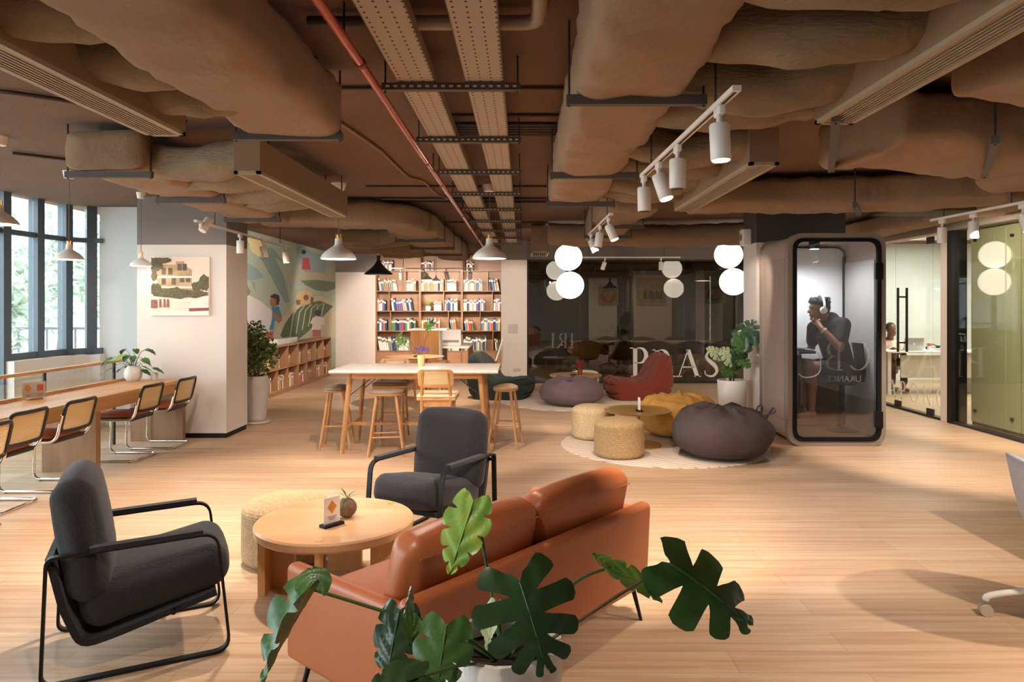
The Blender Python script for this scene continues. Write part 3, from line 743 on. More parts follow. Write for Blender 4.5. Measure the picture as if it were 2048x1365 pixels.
# ------------------------------------------------------------------ lounge group in front
BOUCLE = mat('charcoal_boucle', '#1e1a1c', 0.95, var=0.3, vscale=90, bump=0.6, bscale=160, sheen=0.12, dist=0.01)
LEATHER = mat('tan_leather', '#aa6038', 0.38, var=0.05, vscale=5, bump=0.12, bscale=220, dist=0.004)
JUTE = mat('jute', '#a98c66', 0.95, var=0.25, vscale=70, bump=0.7, bscale=110, dist=0.01)
TABLEW = wood('table_oak', '#cba076', '#b98c60', 'x', 0.35, 7)
TABLEZ = wood('table_oak_z', '#cc9a62', '#b98650', 'z', 0.4, 7)
def armchair():
    t = thing('armchair', '', 'armchair')
    for s_ in (-1, 1):
        y = s_ * 0.285
        m = MB()
        m.bar(fillet([(-0.355, y, 0.54), (0.30, y, 0.555), (0.355, y, 0.008), (-0.375, y, 0.008)], [0.03, 0.07, 0.07, 0.05], 5, True), (0, 1, 0), 0.034, 0.012, True)
        for x in (-0.28, 0.26): m.cyl((x, y, 0.0), (x, y, 0.006), 0.012, n=10)
        m.obj('side_frame', BLACKM, t, smooth=40)
        m = MB(); m.bar([(-0.20, y, 0.556), (0.24, y, 0.567)], (0, 1, 0), 0.046, 0.022); m.obj('arm_pad', BOUCLE, t)
    m = MB()
    m.cyl((0.12, -0.28, 0.22), (0.12, 0.28, 0.22), 0.012, n=8); m.cyl((-0.345, -0.28, 0.50), (-0.345, 0.28, 0.50), 0.012, n=8)
    m.obj('cross_rail', BLACKM, t)
    m = MB(); m.bar(fillet([(-0.35, 0, 0.53), (-0.30, 0, 0.30), (-0.235, 0, 0.135), (-0.12, 0, 0.155), (0.30, 0, 0.265)], 0.05, 4), (0, 1, 0), 0.50, 0.028)
    m.obj('seat_shell', BOUCLE, t, smooth=50)
    tl = Matrix.Rotation(R(-12), 4, 'Y')
    m = MB(); m.box((0.055, 0, 0.335), (0.60, 0.51, 0.20), 0.075, 5, 0.018, tl)
    m.warp(lambda p: p + V((0, 0, 0.008 * pn(p, 7, 3)))).obj('seat_cushion', BOUCLE, t, smooth=60)
    tl = Matrix.Rotation(R(-9), 4, 'Y')
    m = MB(); m.box((-0.235, 0, 0.575), (0.17, 0.55, 0.54), 0.08, 5, 0.02, tl)
    m.warp(lambda p: p + V((0.006 * pn(p, 7, 1), 0, 0))).obj('back_cushion', BOUCLE, t, smooth=60)
    return t
a1_ = armchair(); a1_.location = (-1.80, 3.33, 0); a1_.rotation_euler.z = R(27.5)
tag(a1_, 'charcoal armchair with black frame seen from behind beside the jute pouf', None, 'charcoal lounge armchairs')
dup(a1_, (-0.62, 4.80, 0), R(243), 'charcoal armchair facing forward between the coffee table and high table')
# round oak coffee table
t = thing('coffee_table', 'low round oak coffee table between the armchairs and the leather sofa', 'coffee table', (-1.05, 3.93, 0))
m = MB(); m.lathe([(0.0, 0.345), (0.42, 0.345), (0.433, 0.358), (0.435, 0.39), (0.427, 0.40), (0.0, 0.40)], n=64); m.obj('tabletop', TABLEW, t)
m = MB(); m.span((-0.40, 0.02, 0), (-0.24, 0.06, 0.346)); m.span((-0.40, -0.10, 0), (-0.36, 0.06, 0.346)); m.obj('leg', TABLEZ, t, smooth=0)
m = MB(); m.span((0.20, -0.02, 0), (0.38, 0.03, 0.346)); m.obj('leg', TABLEZ, t, smooth=0)
m = MB(); m.span((-0.12, 0.28, 0), (0.08, 0.32, 0.346)); m.obj('leg', TABLEZ, t, smooth=0)
m = MB(); m.cyl((0.015, -0.372, 0), (0.015, -0.372, 0.402), 0.022, n=20); m.obj('round_leg', TABLEZ, t)
m = MB(); m.cyl((0.255, 0.30, 0.36), (0.255, 0.30, 0.403), 0.022, n=20); m.obj('peg', TABLEZ, t)
def pouf(name, label, loc, r, h, mt, group='woven poufs'):
    n_ = int(h / 0.017); prof = [(0.0, 0)]
    rc = 0.06
    for i in range(n_ * 4 + 1):
        z = h * i / (n_ * 4); e = min(z, h - z)
        q = r - rc + (sqrt(max(0, rc * rc - (rc - e) ** 2)) if e < rc else rc)
        prof.append((q + 0.003 * abs(sin(pi * i / 4)) , z))
    top = [(r - rc) * (1 - k / 40) for k in range(1, 41)]
    prof += [(q, h + 0.003 * abs(sin(k * pi / 4)) + 0.012 * (1 - (q / r) ** 2)) for k, q in enumerate(top)]
    prof[-1] = (0.0, prof[-1][1])
    t = thing(name, label, 'pouf', loc, 0, group)
    MB().lathe(prof, n=72).warp(lambda p: p * (1 + 0.012 * pn(p, 5, r * 9))).obj('woven_body', mt, t, smooth=70)
    return t
pouf('jute_pouf', 'round woven jute pouf tucked behind the coffee table', (-1.49, 4.42, 0), 0.265, 0.37, JUTE)
# sofa
t = thing('sofa', 'two seat tan leather sofa seen from behind, facing the coffee table', 'sofa', (-0.158, 3.197, 0), math.atan2(.648, -.762))
m = MB(); m.box((-0.335, 0, 0.385), (0.075, 1.60, 0.43), 0.03, 4); m.warp(lambda p: p + V((-(p.z - .17) * 0.05, 0, 0))).obj('back_panel', LEATHER, t)
for s_ in (-1, 1):
    m = MB(); m.box((0.02, s_ * 0.765, 0.37), (0.71, 0.07, 0.40), 0.03, 4)
    m.warp(lambda p: p + V((0, 0, -0.02 * (p.x + .35) if p.z > .4 else 0))).obj('arm_panel', LEATHER, t)
m = MB(); m.box((0.03, 0, 0.25), (0.68, 1.46, 0.15), 0.03, 3); m.obj('seat_base', LEATHER, t)
for s_ in (-1, 1):
    m = MB(); m.box((0.06, s_ * 0.365, 0.375), (0.62, 0.72, 0.13), 0.045, 4, 0.02); m.obj('seat_cushion', LEATHER, t)
    tl = Matrix.Rotation(R(-13), 4, 'Y')
    m = MB(); m.box((-0.215, s_ * 0.362, 0.575), (0.155, 0.715, 0.40), 0.06, 5, 0.025, tl)
    c = m.warp(lambda p: p + V((0.004 * pn(p, 6, 2), 0, 0))).obj('back_cushion', LEATHER, t, smooth=60)
    q = tl @ V((-0.078, 0, 0.155))
    m = MB(); m.tube([V((-0.215, s_ * 0.362, 0.575)) + tl @ V((-0.079, k * 0.33, 0.150)) for k in (-1, 1)], 0.003, 6); m.obj('piping', LEATHER, c)
m = MB()
for s_ in (-1, 1):
    m = MB()
    for x, dx in ((-0.32, -0.03), (0.30, 0.03)): m.cyl((x, s_ * 0.72, 0.19), (x + dx, s_ * 0.76, 0.0), 0.013, 0.008, 10)
    m.bar([(-0.32, s_ * 0.72, 0.175), (0.30, s_ * 0.72, 0.175)], (0, 1, 0), 0.03, 0.01)
    m.obj('leg_frame', BLACKM, t)
MB().box((-0.33, -0.812, 0.52), (0.04, 0.022, 0.05)).obj('fabric_tag', mat('tag_brown', '#5a3c2a', 0.8), t, smooth=0)

# table sign and little potted plant on the coffee table
PAPER = mat('paper_white', '#f1e9e2', 0.5); ORNG = mat('print_orange', '#d98b3a', 0.6); REDP = mat('print_red', '#d2624f', 0.6)
INK = mat('print_grey', '#8a8078', 0.6); ACR = glass('acrylic', (0.95, 0.95, 0.95), 0.03)
def sign(label, loc, rz, two=False, h=0.15, w_=0.105, clear=False):
    t = thing('menu_stand', label, 'menu stand', loc, rz, 'upright menu stands')
    MB().box((0, 0, 0.008), (0.06, w_ + 0.02, 0.016), 0.003).obj('base', OAKY if two else BLACKM, t)
    c = MB().box((0, 0, 0.016 + h / 2), (0.004, w_ * (2 if two else 1), h)).obj('card', ACR if two or clear else PAPER, t, smooth=0)
    if clear: return t
    if two:
        for k, mt in ((-1, ORNG), (1, REDP)):
            y = k * w_ * 0.5
            m = MB()
            P = [(0.0023, y, 0.016 + h * .86), (0.0023, y - .032, 0.016 + h * .6), (0.0023, y, 0.016 + h * .34), (0.0023, y + .032, 0.016 + h * .6)] if k < 0 else \
                [(0.0023, y - .025, 0.016 + h * .8), (0.0023, y + .025, 0.016 + h * .8), (0.0023, y + .025, 0.016 + h * .42), (0.0023, y - .025, 0.016 + h * .42)]
            m.prism(P, (0.0006, 0, 0)).obj('printed_badge', mt, c, smooth=0)
            m = MB()
            for i in range(3): m.box((0.0026, y, 0.016 + h * (.24 - .06 * i)), (0.0006, .05 - .01 * i, .003))
            m.obj('printed_lines', INK, c, smooth=0)
        MB().box((-0.003, 0, 0.016 + h / 2), (0.001, w_ * 1.9, h * .94)).obj('paper', PAPER, c, smooth=0)
    else:
        MB().prism([(0.0023, 0, 0.016 + h * .88), (0.0023, -.03, 0.016 + h * .62), (0.0023, 0, 0.016 + h * .36), (0.0023, .03, 0.016 + h * .62)], (0.0006, 0, 0)).obj('printed_badge', ORNG, c, smooth=0)
        m = MB()
        for i in range(3): m.box((0.0026, 0, 0.016 + h * (.26 - .06 * i)), (0.0006, .06 - .012 * i, .003))
        m.obj('printed_lines', INK, c, smooth=0)
    return t
sign('white card with orange diamond on a black stand on the coffee table', (-1.035, 3.80, 0.40), R(-38), h=0.14)
# ------------------------------------------------------------------ leaves
def leafm(name, length, width, mt, parent, M, lobes=5, split=0.55, droop=0.25, fold=0.25, heart=0.16, gapw=0.22, curl=0.0):
    """a leaf: midrib along +x, blade in xy, normal +z; split = depth of the cuts"""
    m = MB()
    def wprof(t):
        return max(0.02, (sin(pi * min(1, (t + 0.10) / 1.12) ** 0.78)) ** 0.9)
    def bend(p):
        x, y, z = p
        a = droop * x / length
        z2 = z + fold * (abs(y) ** 1.5) / (width ** .5) - curl * (abs(y) / width) ** 3 * width
        return V((x * (1 - 0.25 * abs(droop) * max(0, x / length)), y, z2 - droop * length * 0.55 * max(0, x / length) ** 2))
    for s_ in (-1, 1):
        for i in range(lobes):
            t0, t1 = i / lobes, (i + 1) / lobes
            nu, nv = 4, 7
            g = []
            for a in range(nu + 1):
                for b_ in range(nv + 1):
                    u = a / nu; v = b_ / nv
                    gap = 0.0
                    if split > 0: 
                        q = max(0, (v - (1 - split)) / max(split, 1e-3)); gap = gapw * q ** 0.5
                    uu = 0.5 + (u - 0.5) * (1 - gap)
                    if i == lobes - 1: uu = min(1, uu + gap * 0.5)
                    tt = t0 + (t1 - t0) * uu
                    wd = wprof(tt)
                    ang = R(118 + 120 * heart) - R(100 + 110 * heart) * tt ** 0.75
                    edge = 1.0 - (0.07 * (2 * u - 1) ** 4 if split > 0 and v > .9 else 0)
                    ll = (0.72 + 0.28 * min(1, tt * 4) if tt < .3 else 1 - 0.80 * ((tt - .3) / .7) ** 1.5) * width * 0.56 * edge * v
                    x = tt * length * 0.95 + cos(ang) * ll
                    y = s_ * (sin(ang) * ll)
                    g.append(bend((x, y, 0.004 * sin(v * 9 + tt * 20))))
            fs = [(a * (nv + 1) + b_, a * (nv + 1) + b_ + 1, (a + 1) * (nv + 1) + b_ + 1, (a + 1) * (nv + 1) + b_) for a in range(nu) for b_ in range(nv)]
            m.add(g, fs)
    m.tube([bend((length * .95 * k / 8, 0, 0.001)) for k in range(9)], [0.004 * (1 - k / 9) * (length / .25) + 0.0008 for k in range(9)], 5)
    m.warp(lambda p: M @ p)
    o = m.obj(name, mt, parent, smooth=80)
    return o
def frame(base, tip, nrm):
    x = (V(tip) - V(base)); L = x.length; x.normalize(); n_ = V(nrm); n_ = (n_ - x * n_.dot(x)).normalized(); y = n_.cross(x)
    M = Matrix((x, y, n_)).transposed().to_4x4(); M.translation = V(base); return M, L
LF_D = mat('monstera_dark', '#274022', 0.3, var=0.25, vscale=9, coat=0.15, bump=0.1, bscale=14)
LF_M = mat('monstera_green', '#3f5f2c', 0.34, var=0.25, vscale=9, bump=0.1, bscale=14)
LF_L = mat('monstera_light', '#8fa33c', 0.4, var=0.3, vscale=14, col2='#5d8a35', bump=0.1, bscale=14)
LF_P = mat('leaf_pale', '#a7b48f', 0.4, var=0.2, vscale=10)
STEM = mat('plant_stem', '#44602f', 0.5); STEMB = mat('plant_stem_brown', '#5c4a2f', 0.6)
def pot(t, r, h, mt, wall_=0.02, taper=0.86, soil=0.06):
    MB().lathe([(r * taper * .96, 0), (r * taper, 0.01), (r * (taper + 1) / 2 * 1.02, h * .5), (r, h - .01), (r - .004, h), (r - wall_, h), (r - wall_ - .004, h - soil - .02)], n=48).obj('pot', mt, t)
    MB().lathe([(0, h - soil), (r * .5, h - soil + .008), (r - wall_ + .001, h - soil)], n=32).obj('soil', SOIL, t)
# foreground monstera
PB_ = V((-0.06, 2.25, 0))
t = thing('potted_monstera', 'large monstera in a pale pot right behind the leather sofa', 'potted plant', PB_)
pot(t, 0.19, 0.525, POTW, 0.022)
def L_(base, tip, nrm, wfac, mt, name='leaf', stem=None, stm=STEM, sr=0.0055, **kw):
    b_ = V(base) - PB_; tp = V(tip) - PB_
    M, L = frame(b_, tp, nrm)
    leafm(name, L, L * wfac, mt, t, M, **kw)
    if stem is not None:
        pts = [V(q) - PB_ for q in stem] + [b_]
        MB().tube(spline(pts, 7), sr, 7).obj('stem', stm, t, smooth=70)
root = (-0.06, 2.25, 0.44)
c_ = (0, -1, 0.35)
L_(at(947, 1002, 2.35), at(897, 1153, 2.25), (-.15, -1, .15), 0.60, LF_L, lobes=5, split=0.42, droop=0.10, fold=-0.12, stem=[root, at(985, 1200, 2.30), at(965, 1085, 2.34)], stm=STEM)
L_(at(1040, 1165, 2.06), at(1100, 1345, 1.92), (.15, -0.75, .75), 1.15, LF_D, lobes=5, split=0.70, gapw=.42, droop=0.25, fold=-0.22, heart=.25, stem=[root, at(1040, 1255, 2.2)])
L_(at(628, 1180, 2.12), at(508, 1372, 2.02), (-.86, -0.42, 0.35), 0.62, LF_M, lobes=4, split=0.35, droop=0.12, fold=0.9, stem=[root, at(850, 1252, 2.2), at(740, 1215, 2.16)])
L_(at(628, 1178, 2.12), at(622, 1128, 2.16), (.3, -1, .2), 1.3, LF_M, lobes=3, split=0.0, droop=0.5, fold=-0.3)
L_(at(1342, 1128, 2.22), at(1527, 1250, 2.12), (-.25, -.55, 1), 0.85, LF_M, lobes=4, split=0.66, gapw=.40, droop=0.30, fold=-0.35, heart=0.30, stem=[root, at(1085, 1290, 2.24), at(1200, 1215, 2.24), at(1300, 1152, 2.23)], stm=STEMB)
L_(at(1222, 1135, 2.5), at(1332, 1205, 2.42), (.25, -.7, .7), 0.38, LF_L, lobes=4, split=0.4, droop=0.12, fold=0.5, stem=[root, at(1080, 1230, 2.36), at(1160, 1160, 2.46)])
L_(at(1222, 1135, 2.5), at(1183, 1106, 2.52), (.25, -.7, .7), 0.55, LF_L, lobes=3, split=0.0, droop=0.1, fold=0.5)
L_(at(800, 1222, 2.15), at(765, 1375, 2.06), (-.2, -1, .25), 0.66, LF_D, lobes=4, split=0.3, droop=0.25, fold=-0.35, stem=[root, at(880, 1258, 2.2)])
L_(at(893, 1252, 2.05), at(872, 1385, 1.96), (.05, -1, .3), 0.95, LF_M, lobes=4, split=0.45, droop=0.25, fold=-0.3, stem=[root, at(940, 1280, 2.14)])
L_(at(812, 1232, 2.12), at(825, 1172, 2.12), (.8, -.6, .2), 0.35, LF_P, lobes=3, split=0.0, droop=0.1, fold=0.5)
L_(at(850, 1352, 1.9), at(735, 1385, 1.8), (-.1, -.6, 1), 0.9, LF_D, lobes=4, split=0.3, droop=0.3, fold=-0.2, stem=[root, at(930, 1330, 2.05)])
L_(at(992, 1208, 2.12), at(968, 1305, 2.06), (-.7, -.7, .2), 0.5, LF_P, lobes=3, split=0.2, droop=0.15, fold=0.5, stem=[root, at(1000, 1260, 2.2)])
L_(at(822, 1235, 2.1), at(826, 1300, 2.06), (.4, -.9, .2), 0.6, LF_M, lobes=3, split=0.2, droop=0.15, fold=0.3)
# little coconut-shell style pot on the coffee table
tp = thing('small_potted_plant', 'little plant in a round brown pot behind the coffee table card', 'potted plant', (-0.99, 3.95, 0.40))
MB().ball((0, 0, 0.055), (0.055, 0.055, 0.055), 20).obj('pot', mat('coconut_brown', '#6b5238', 0.8, var=0.3, vscale=30, bump=0.5, bscale=40), tp)
m = MB()
for k in range(9):
    a = k * 2.4; e = V((cos(a) * .06, sin(a) * .06, .135 + .03 * sin(k * 1.7)))
    M, L = frame((0, 0, 0.105), e, (0, 0, 1))
    m.add([M @ V(q) for q in ((0, 0, 0), (L * .5, .007, .006), (L, 0, -.01), (L * .5, -.007, .006))], [(0, 1, 2, 3)])
m.obj('leaves', LF_M, tp, smooth=0)
# ------------------------------------------------------------------ grey office chair and desk at the right edge
SHELLG = mat('grey_shell', '#a39a96', 0.85, bump=0.2, bscale=150, var=0.05, vscale=40)
t = thing('swivel_chair', 'pale grey shell chair on a white castor base at the right edge', 'chair', (2.815, 3.49, 0), R(-15))
def shellchair(t, seatm, legm, zs=0.44, cast=True, rad=0.33, lr=pi / 4):
    def fs(u, v):
        a = (u - 0.5) * 2.5 * pi * 0.72; hh = 0.5 + 0.5 * cos(a)      # back highest at u=.5
        top = 0.22 + 0.19 * hh ** 1.3
        k = v
        r_ = 0.20 + 0.10 * k ** 0.6
        return V((-cos(a) * r_ * (0.92 + .1 * k), sin(a) * r_ * 1.02, zs - 0.03 + top * k ** 1.4))
    m = MB(); m.grid(fs, 36, 10)
    m.v = m.v; o = m.obj('shell', seatm, t, smooth=80)
    md = o.modifiers.new('thick', 'SOLIDIFY'); md.thickness = 0.022; md.offset = 0
    MB().lathe([(0.0, zs - 0.05), (0.16, zs - 0.05), (0.215, zs - 0.03), (0.22, zs + 0.01), (0.17, zs + 0.035), (0, zs + 0.04)], n=28, sy=1.05).obj('seat', seatm, t)
    m = MB()
    m.cyl((0, 0, 0.12), (0, 0, zs - 0.04), 0.024, n=14)
    m.obj('column', legm, t)
    for k in range(4):
        a = lr + k * pi / 2; d = V((cos(a), sin(a), 0))
        l = MB().tube(spline([d * 0.02 + V((0, 0, .20)), d * rad * .55 + V((0, 0, .15)), d * rad * .95 + V((0, 0, .105)), d * rad + V((0, 0, .075))], 4), [0.016] * 12 + [0.012], 10).obj('leg', legm, t)
        if cast:
            c = MB(); s2 = V((-d.y, d.x, 0))
            for q in (-1, 1): c.cyl(d * rad + V((0, 0, .03)) + s2 * q * .006, d * rad + V((0, 0, .03)) + s2 * q * .022, 0.029, n=18)
            c.obj('castor', mat('castor_beige', '#b9aa94', 0.5), l)
        else:
            MB().cyl(d * rad, d * rad + V((0, 0, .08)), 0.014, n=10).obj('foot', legm, l)
shellchair(t, SHELLG, WMETAL, zs=0.45, rad=0.42, lr=0.0)
t.scale = (1.06, 1.06, 1.0)
t = thing('desk', 'pale desk cut off at the right edge behind the grey chair', 'desk', (4.12, 4.30, 0))
MB().box((0, 0, 0.735), (1.5, 0.75, 0.03), 0.006).obj('desktop', mat('desk_laminate', '#cfc6be', 0.5), t)
for sx_ in (-1, 1):
    for sy_ in (-1, 1): MB().box((sx_ * 0.25 + .12, sy_ * 0.32, 0.36), (0.04, 0.04, 0.72)).obj('leg', WMETAL, t, smooth=0)

# ------------------------------------------------------------------ counter under the window with its chairs
t = thing('window_counter', 'long oak counter with upright end panels along the left windows', 'counter', (-4.31, 5.4, 0))
MB().span((-0.31, -2.6, 0.685), (0.31, 2.87, 0.725), 0.003).obj('worktop', OAKY, t)
MB().span((0.24, -2.6, 0.585), (0.285, 2.82, 0.685)).obj('apron', OAKY, t, smooth=0)
MB().span((-0.31, -2.6, 0.7255), (-0.275, 2.87, 0.755)).obj('upstand', OAKY, t, smooth=0)
CPAN = wood('counter_panel', '#a57a55', '#8f6848', 'z')
for y in (2.83, 1.32, -1.2): MB().span((-0.28, y - 0.035, 0), (0.235 if y < 2 else 0.33, y + 0.04, 0.685 if y < 2 else 0.724)).obj('end_panel', CPAN, t, smooth=0)
t = thing('glass_screen', 'low glass screen with a wooden cap behind the window counter', 'glass screen', (-4.68, 5.4, 0))
ys = [-2.6, -1.0, 0.6, 1.45, 2.62]
for a, b_ in zip(ys[:-1], ys[1:]): MB().span((-0.004, a + 0.02, 0.0), (0.004, b_ - 0.02, 0.935)).obj('glass_panel', GLASS, t, smooth=0)
for y in ys: MB().span((-0.012, y - 0.012, 0), (0.012, y + 0.012, 0.935)).obj('post', BLACKM, t, smooth=0)
MB().span((-0.022, -2.62, 0.935), (0.022, 2.75, 0.965), 0.003).obj('cap_rail', OAKY, t)
CANE = bpy.data.materials.new('cane_weave'); CANE.use_nodes = True
nt = CANE.node_tree; b = nt.nodes['Principled BSDF']; oc = link_obj_coord(nt)
sx = nt.nodes.new('ShaderNodeSeparateXYZ'); nt.links.new(oc, sx.inputs[0])
hy = mth('GREATER_THAN', mth('FRACT', mth('DIVIDE', mth('ADD', sx.outputs[1], 5.0), 0.0125)), 0.58)
hz = mth('GREATER_THAN', mth('FRACT', mth('DIVIDE', sx.outputs[2], 0.0125)), 0.58)
nt.links.new(mth('SUBTRACT', 1.0, mth('MULTIPLY', hy, hz)), b.inputs['Alpha'])
b.inputs['Base Color'].default_value = (*lin('#d9bd8b'), 1); b.inputs['Roughness'].default_value = 0.6
CESCAB = mat('black_stained_wood', '#241812', 0.4); CESCAS = mat('rust_leather_seat', '#9a4a24', 0.45, var=0.08, vscale=12)
def cesca():
    t = thing('cantilever_chair', '', 'chair')
    half = [(-0.300, 0.215, 0.66), (-0.245, 0.215, 0.435), (0.235, 0.215, 0.42), (0.245, 0.215, 0.014), (-0.25, 0.215, 0.014)]
    other = [(x, -y, z) for x, y, z in reversed(half)]
    MB().tube(fillet(half + other, [0, .07, .07, .07, .05, .05, .07, .07, .07, 0], 6), 0.0125, 10).obj('steel_frame', CHROME, t, smooth=70)
    m = MB()
    for s_ in (-1, 1): 
        for x in (0.18, -0.2): m.cyl((x, s_ * 0.215, 0.0), (x, s_ * 0.215, 0.004), 0.01, n=8)
    m.obj('glide', BLACKM, t)
    m = MB(); m.box((0.0, 0, 0.435), (0.46, 0.41, 0.04), 0.018, 4); m.obj('seat_frame', CESCAB, t)
    m = MB(); m.box((0.0, 0, 0.462), (0.41, 0.37, 0.05), 0.024, 4, 0.012); m.obj('seat_pad', CESCAS, t)
    def bx(z, y): return -0.262 - (z - 0.5) * 0.24 - 0.03 * (1 - (y / .22) ** 2)
    ring = fillet([(0, -0.205, 0.515), (0, 0.205, 0.515), (0, 0.205, 0.765), (0, -0.205, 0.765)], 0.05, 5, True)
    ring2 = []
    for i, p in enumerate(ring):
        q = ring[(i + 1) % len(ring)]; k = max(1, int((q - p).length / 0.06)); ring2 += [p + (q - p) * (j / k) for j in range(k)]
    ring2 = [V((bx(p.z, p.y), p.y, p.z)) for p in ring2]
    MB().tube(ring2, 0.017, 8, True).obj('back_frame', CESCAB, t, smooth=70)
    MB().grid(lambda u, v: V((bx(0.515 + .25 * v, (u - .5) * .41), (u - .5) * .41, 0.515 + .25 * v)), 10, 3).obj('cane_back', CANE, t)
    return t
c0 = cesca()
for i, (x, y, a, l) in enumerate(((-4.13, 7.94, 180, 'cane back cantilever chair at the far end of the counter, nearest the column'),
        (-4.18, 7.30, 180, 'second cane back cantilever chair from the white column'),
        (-4.20, 6.15, 180, 'cane back cantilever chair just before the middle counter panel'),
        (-4.20, 5.50, 180, 'fourth cane back cantilever chair from the white column'),
        (-4.02, 4.86, 176, 'nearest cantilever chair, cut off at the frame edge'))):
    g = 'cane cantilever chairs along the counter'
    if i == 0: c0.location = (x, y, 0); c0.rotation_euler.z = R(a); tag(c0, l, None, g)
    else: dup(c0, (x, y, 0), R(a), l, g)
sign('clear stand with an orange diamond and red square on the counter', (-4.50, 6.45, 0.725), R(-28), True, 0.15, 0.105)
t = thing('vase_plant', 'glass vase of trailing green leaves at the far end of the counter', 'vase', (-4.46, 8.02, 0.725))
MB().lathe([(0.0, 0.004), (0.06, 0.0), (0.09, 0.04), (0.098, 0.09), (0.085, 0.14), (0.06, 0.17), (0.062, 0.18), (0.054, 0.178), (0.08, 0.13), (0.09, 0.09), (0.0, 0.02)], n=28).obj('vase', POTW, t)
for k in range(18):
    a = k * 2.399; rr = 0.10 + 0.20 * ((k * 7) % 10) / 10; e = V((cos(a) * rr, sin(a) * rr * .8, 0.24 + 0.12 * sin(k * 1.3)))
    M, L = frame(e, e + V((cos(a) * .13, sin(a) * .11, -0.05)), (0, -.3, 1))
    leafm('leaf', 0.13, 0.065, LF_M if k % 3 else LF_L, t, M, 3, 0.0, 0.3, 0.2, 0.1)
    MB().tube(spline([(0, 0, 0.12), e * .5 + V((0, 0, .14)), e], 4), 0.0025, 5).obj('stem', STEM, t)
t = thing('candle_cup', 'small pale cup next to the leafy vase on the counter', 'cup', (-4.28, 8.14, 0.725))
MB().lathe([(0.0, 0), (0.035, 0), (0.042, 0.04), (0.043, 0.085), (0.039, 0.085), (0.036, 0.02), (0, 0.015)], n=24).obj('cup_body', POTW, t)
# printed canvas on the column
t = thing('canvas_picture', 'square sepia street photograph on canvas on the white column', 'picture', (-4.09, 8.386, 1.82))
MB().span((-0.35, -0.022, -0.35), (0.35, 0.0, 0.35)).obj('canvas', PAPER, t, smooth=0)
def flat(name, mt, parent, polys, y):
    m = MB()
    for i, P in enumerate(polys): m.prism([(x, y - i * 0.00004, z) for x, z in P], (0, 0.0012, 0))
    return m.obj(name, mt, parent, smooth=0)
SEP = lambda n, c, v=0.5, s=9: mat('sepia_' + n, c, 0.6, var=v, vscale=s)
flat('sky_print', SEP('sky', '#e9ceb8', .05), t, [[(-.345, -.34), (.345, -.34), (.345, .345), (-.345, .345)]], -0.0245)
flat('building_print', SEP('house', '#b3906a', .25, 12), t, [[(-.27, -.05), (.14, -.05), (.14, .20), (.05, .25), (.05, .30), (-.05, .30), (-.05, .26), (-.27, .26)]], -0.0258)
flat('window_print', SEP('dark', '#5f4e36', .3, 20), t, [[(x, z), (x + .05, z), (x + .05, z + .08), (x, z + .08)] for x, z in ((-.22, .14), (-.14, .14), (-.03, .19), (.03, .19), (-.22, .02), (-.10, .02), (.0, .05), (.07, .05))], -0.0271)
flat('balcony_print', SEP('pale', '#efd9c2', .05), t, [[(-.27, .10), (.16, .10), (.16, .125), (-.27, .125)], [(-.27, -.02), (.16, -.02), (.16, .0), (-.27, .0)]], -0.0284)
rr = random.Random(3)
def fol(cx, cz, rx, rz_, n_): return [[(cx + rx * cos(a * pi / 8 + k) * (1 + .3 * rr.uniform(-1, 1)) + .3 * rx * cos(k * 4), cz + rz_ * sin(a * pi / 8 + k) * (1 + .3 * rr.uniform(-1, 1)) + .2 * rz_ * sin(k * 4)) for a in range(16)] for k in range(n_)]
flat('foliage_print', SEP('leaf', '#5a5030', .5, 40), t, [[(max(-.345, min(.345, x)), max(-.34, min(.345, z))) for x, z in P] for P in fol(-.29, .27, .065, .075, 4) + fol(-.31, .13, .03, .06, 3) + fol(-.20, .31, .08, .03, 3) + fol(-.29, -.03, .05, .06, 3) + fol(.29, .05, .055, .08, 4) + fol(-.10, -.08, .20, .055, 4) + fol(.14, -.09, .15, .045, 3) + fol(.20, .0, .05, .05, 2)], -0.0297)
flat('people_print', SEP('people', '#8f5a45', .4, 30), t, [[(x, -.25), (x + .03, -.25), (x + .025, -.15), (x + .005, -.15)] for x in (-.25, -.2, -.16)] + [[(-.345, -.26), (-.27, -.26), (-.27, -.16), (-.345, -.16)]], -0.031)
flat('car_print', SEP('car', '#e8dccb', .1), t, [[(-.345, -.34), (.345, -.34), (.345, -.285), (-.345, -.30)], [(-.02, -.19), (.345, -.17), (.345, -.155), (-.02, -.175)], [(.12, -.27), (.345, -.27), (.345, -.12), (.27, -.12), (.20, -.17), (.12, -.19)]], -0.0323)
flat('car_shadow_print', SEP('red', '#8d4a38', .3), t, [[(.11, -.30), (.345, -.29), (.345, -.255), (.11, -.26)]], -0.0336)
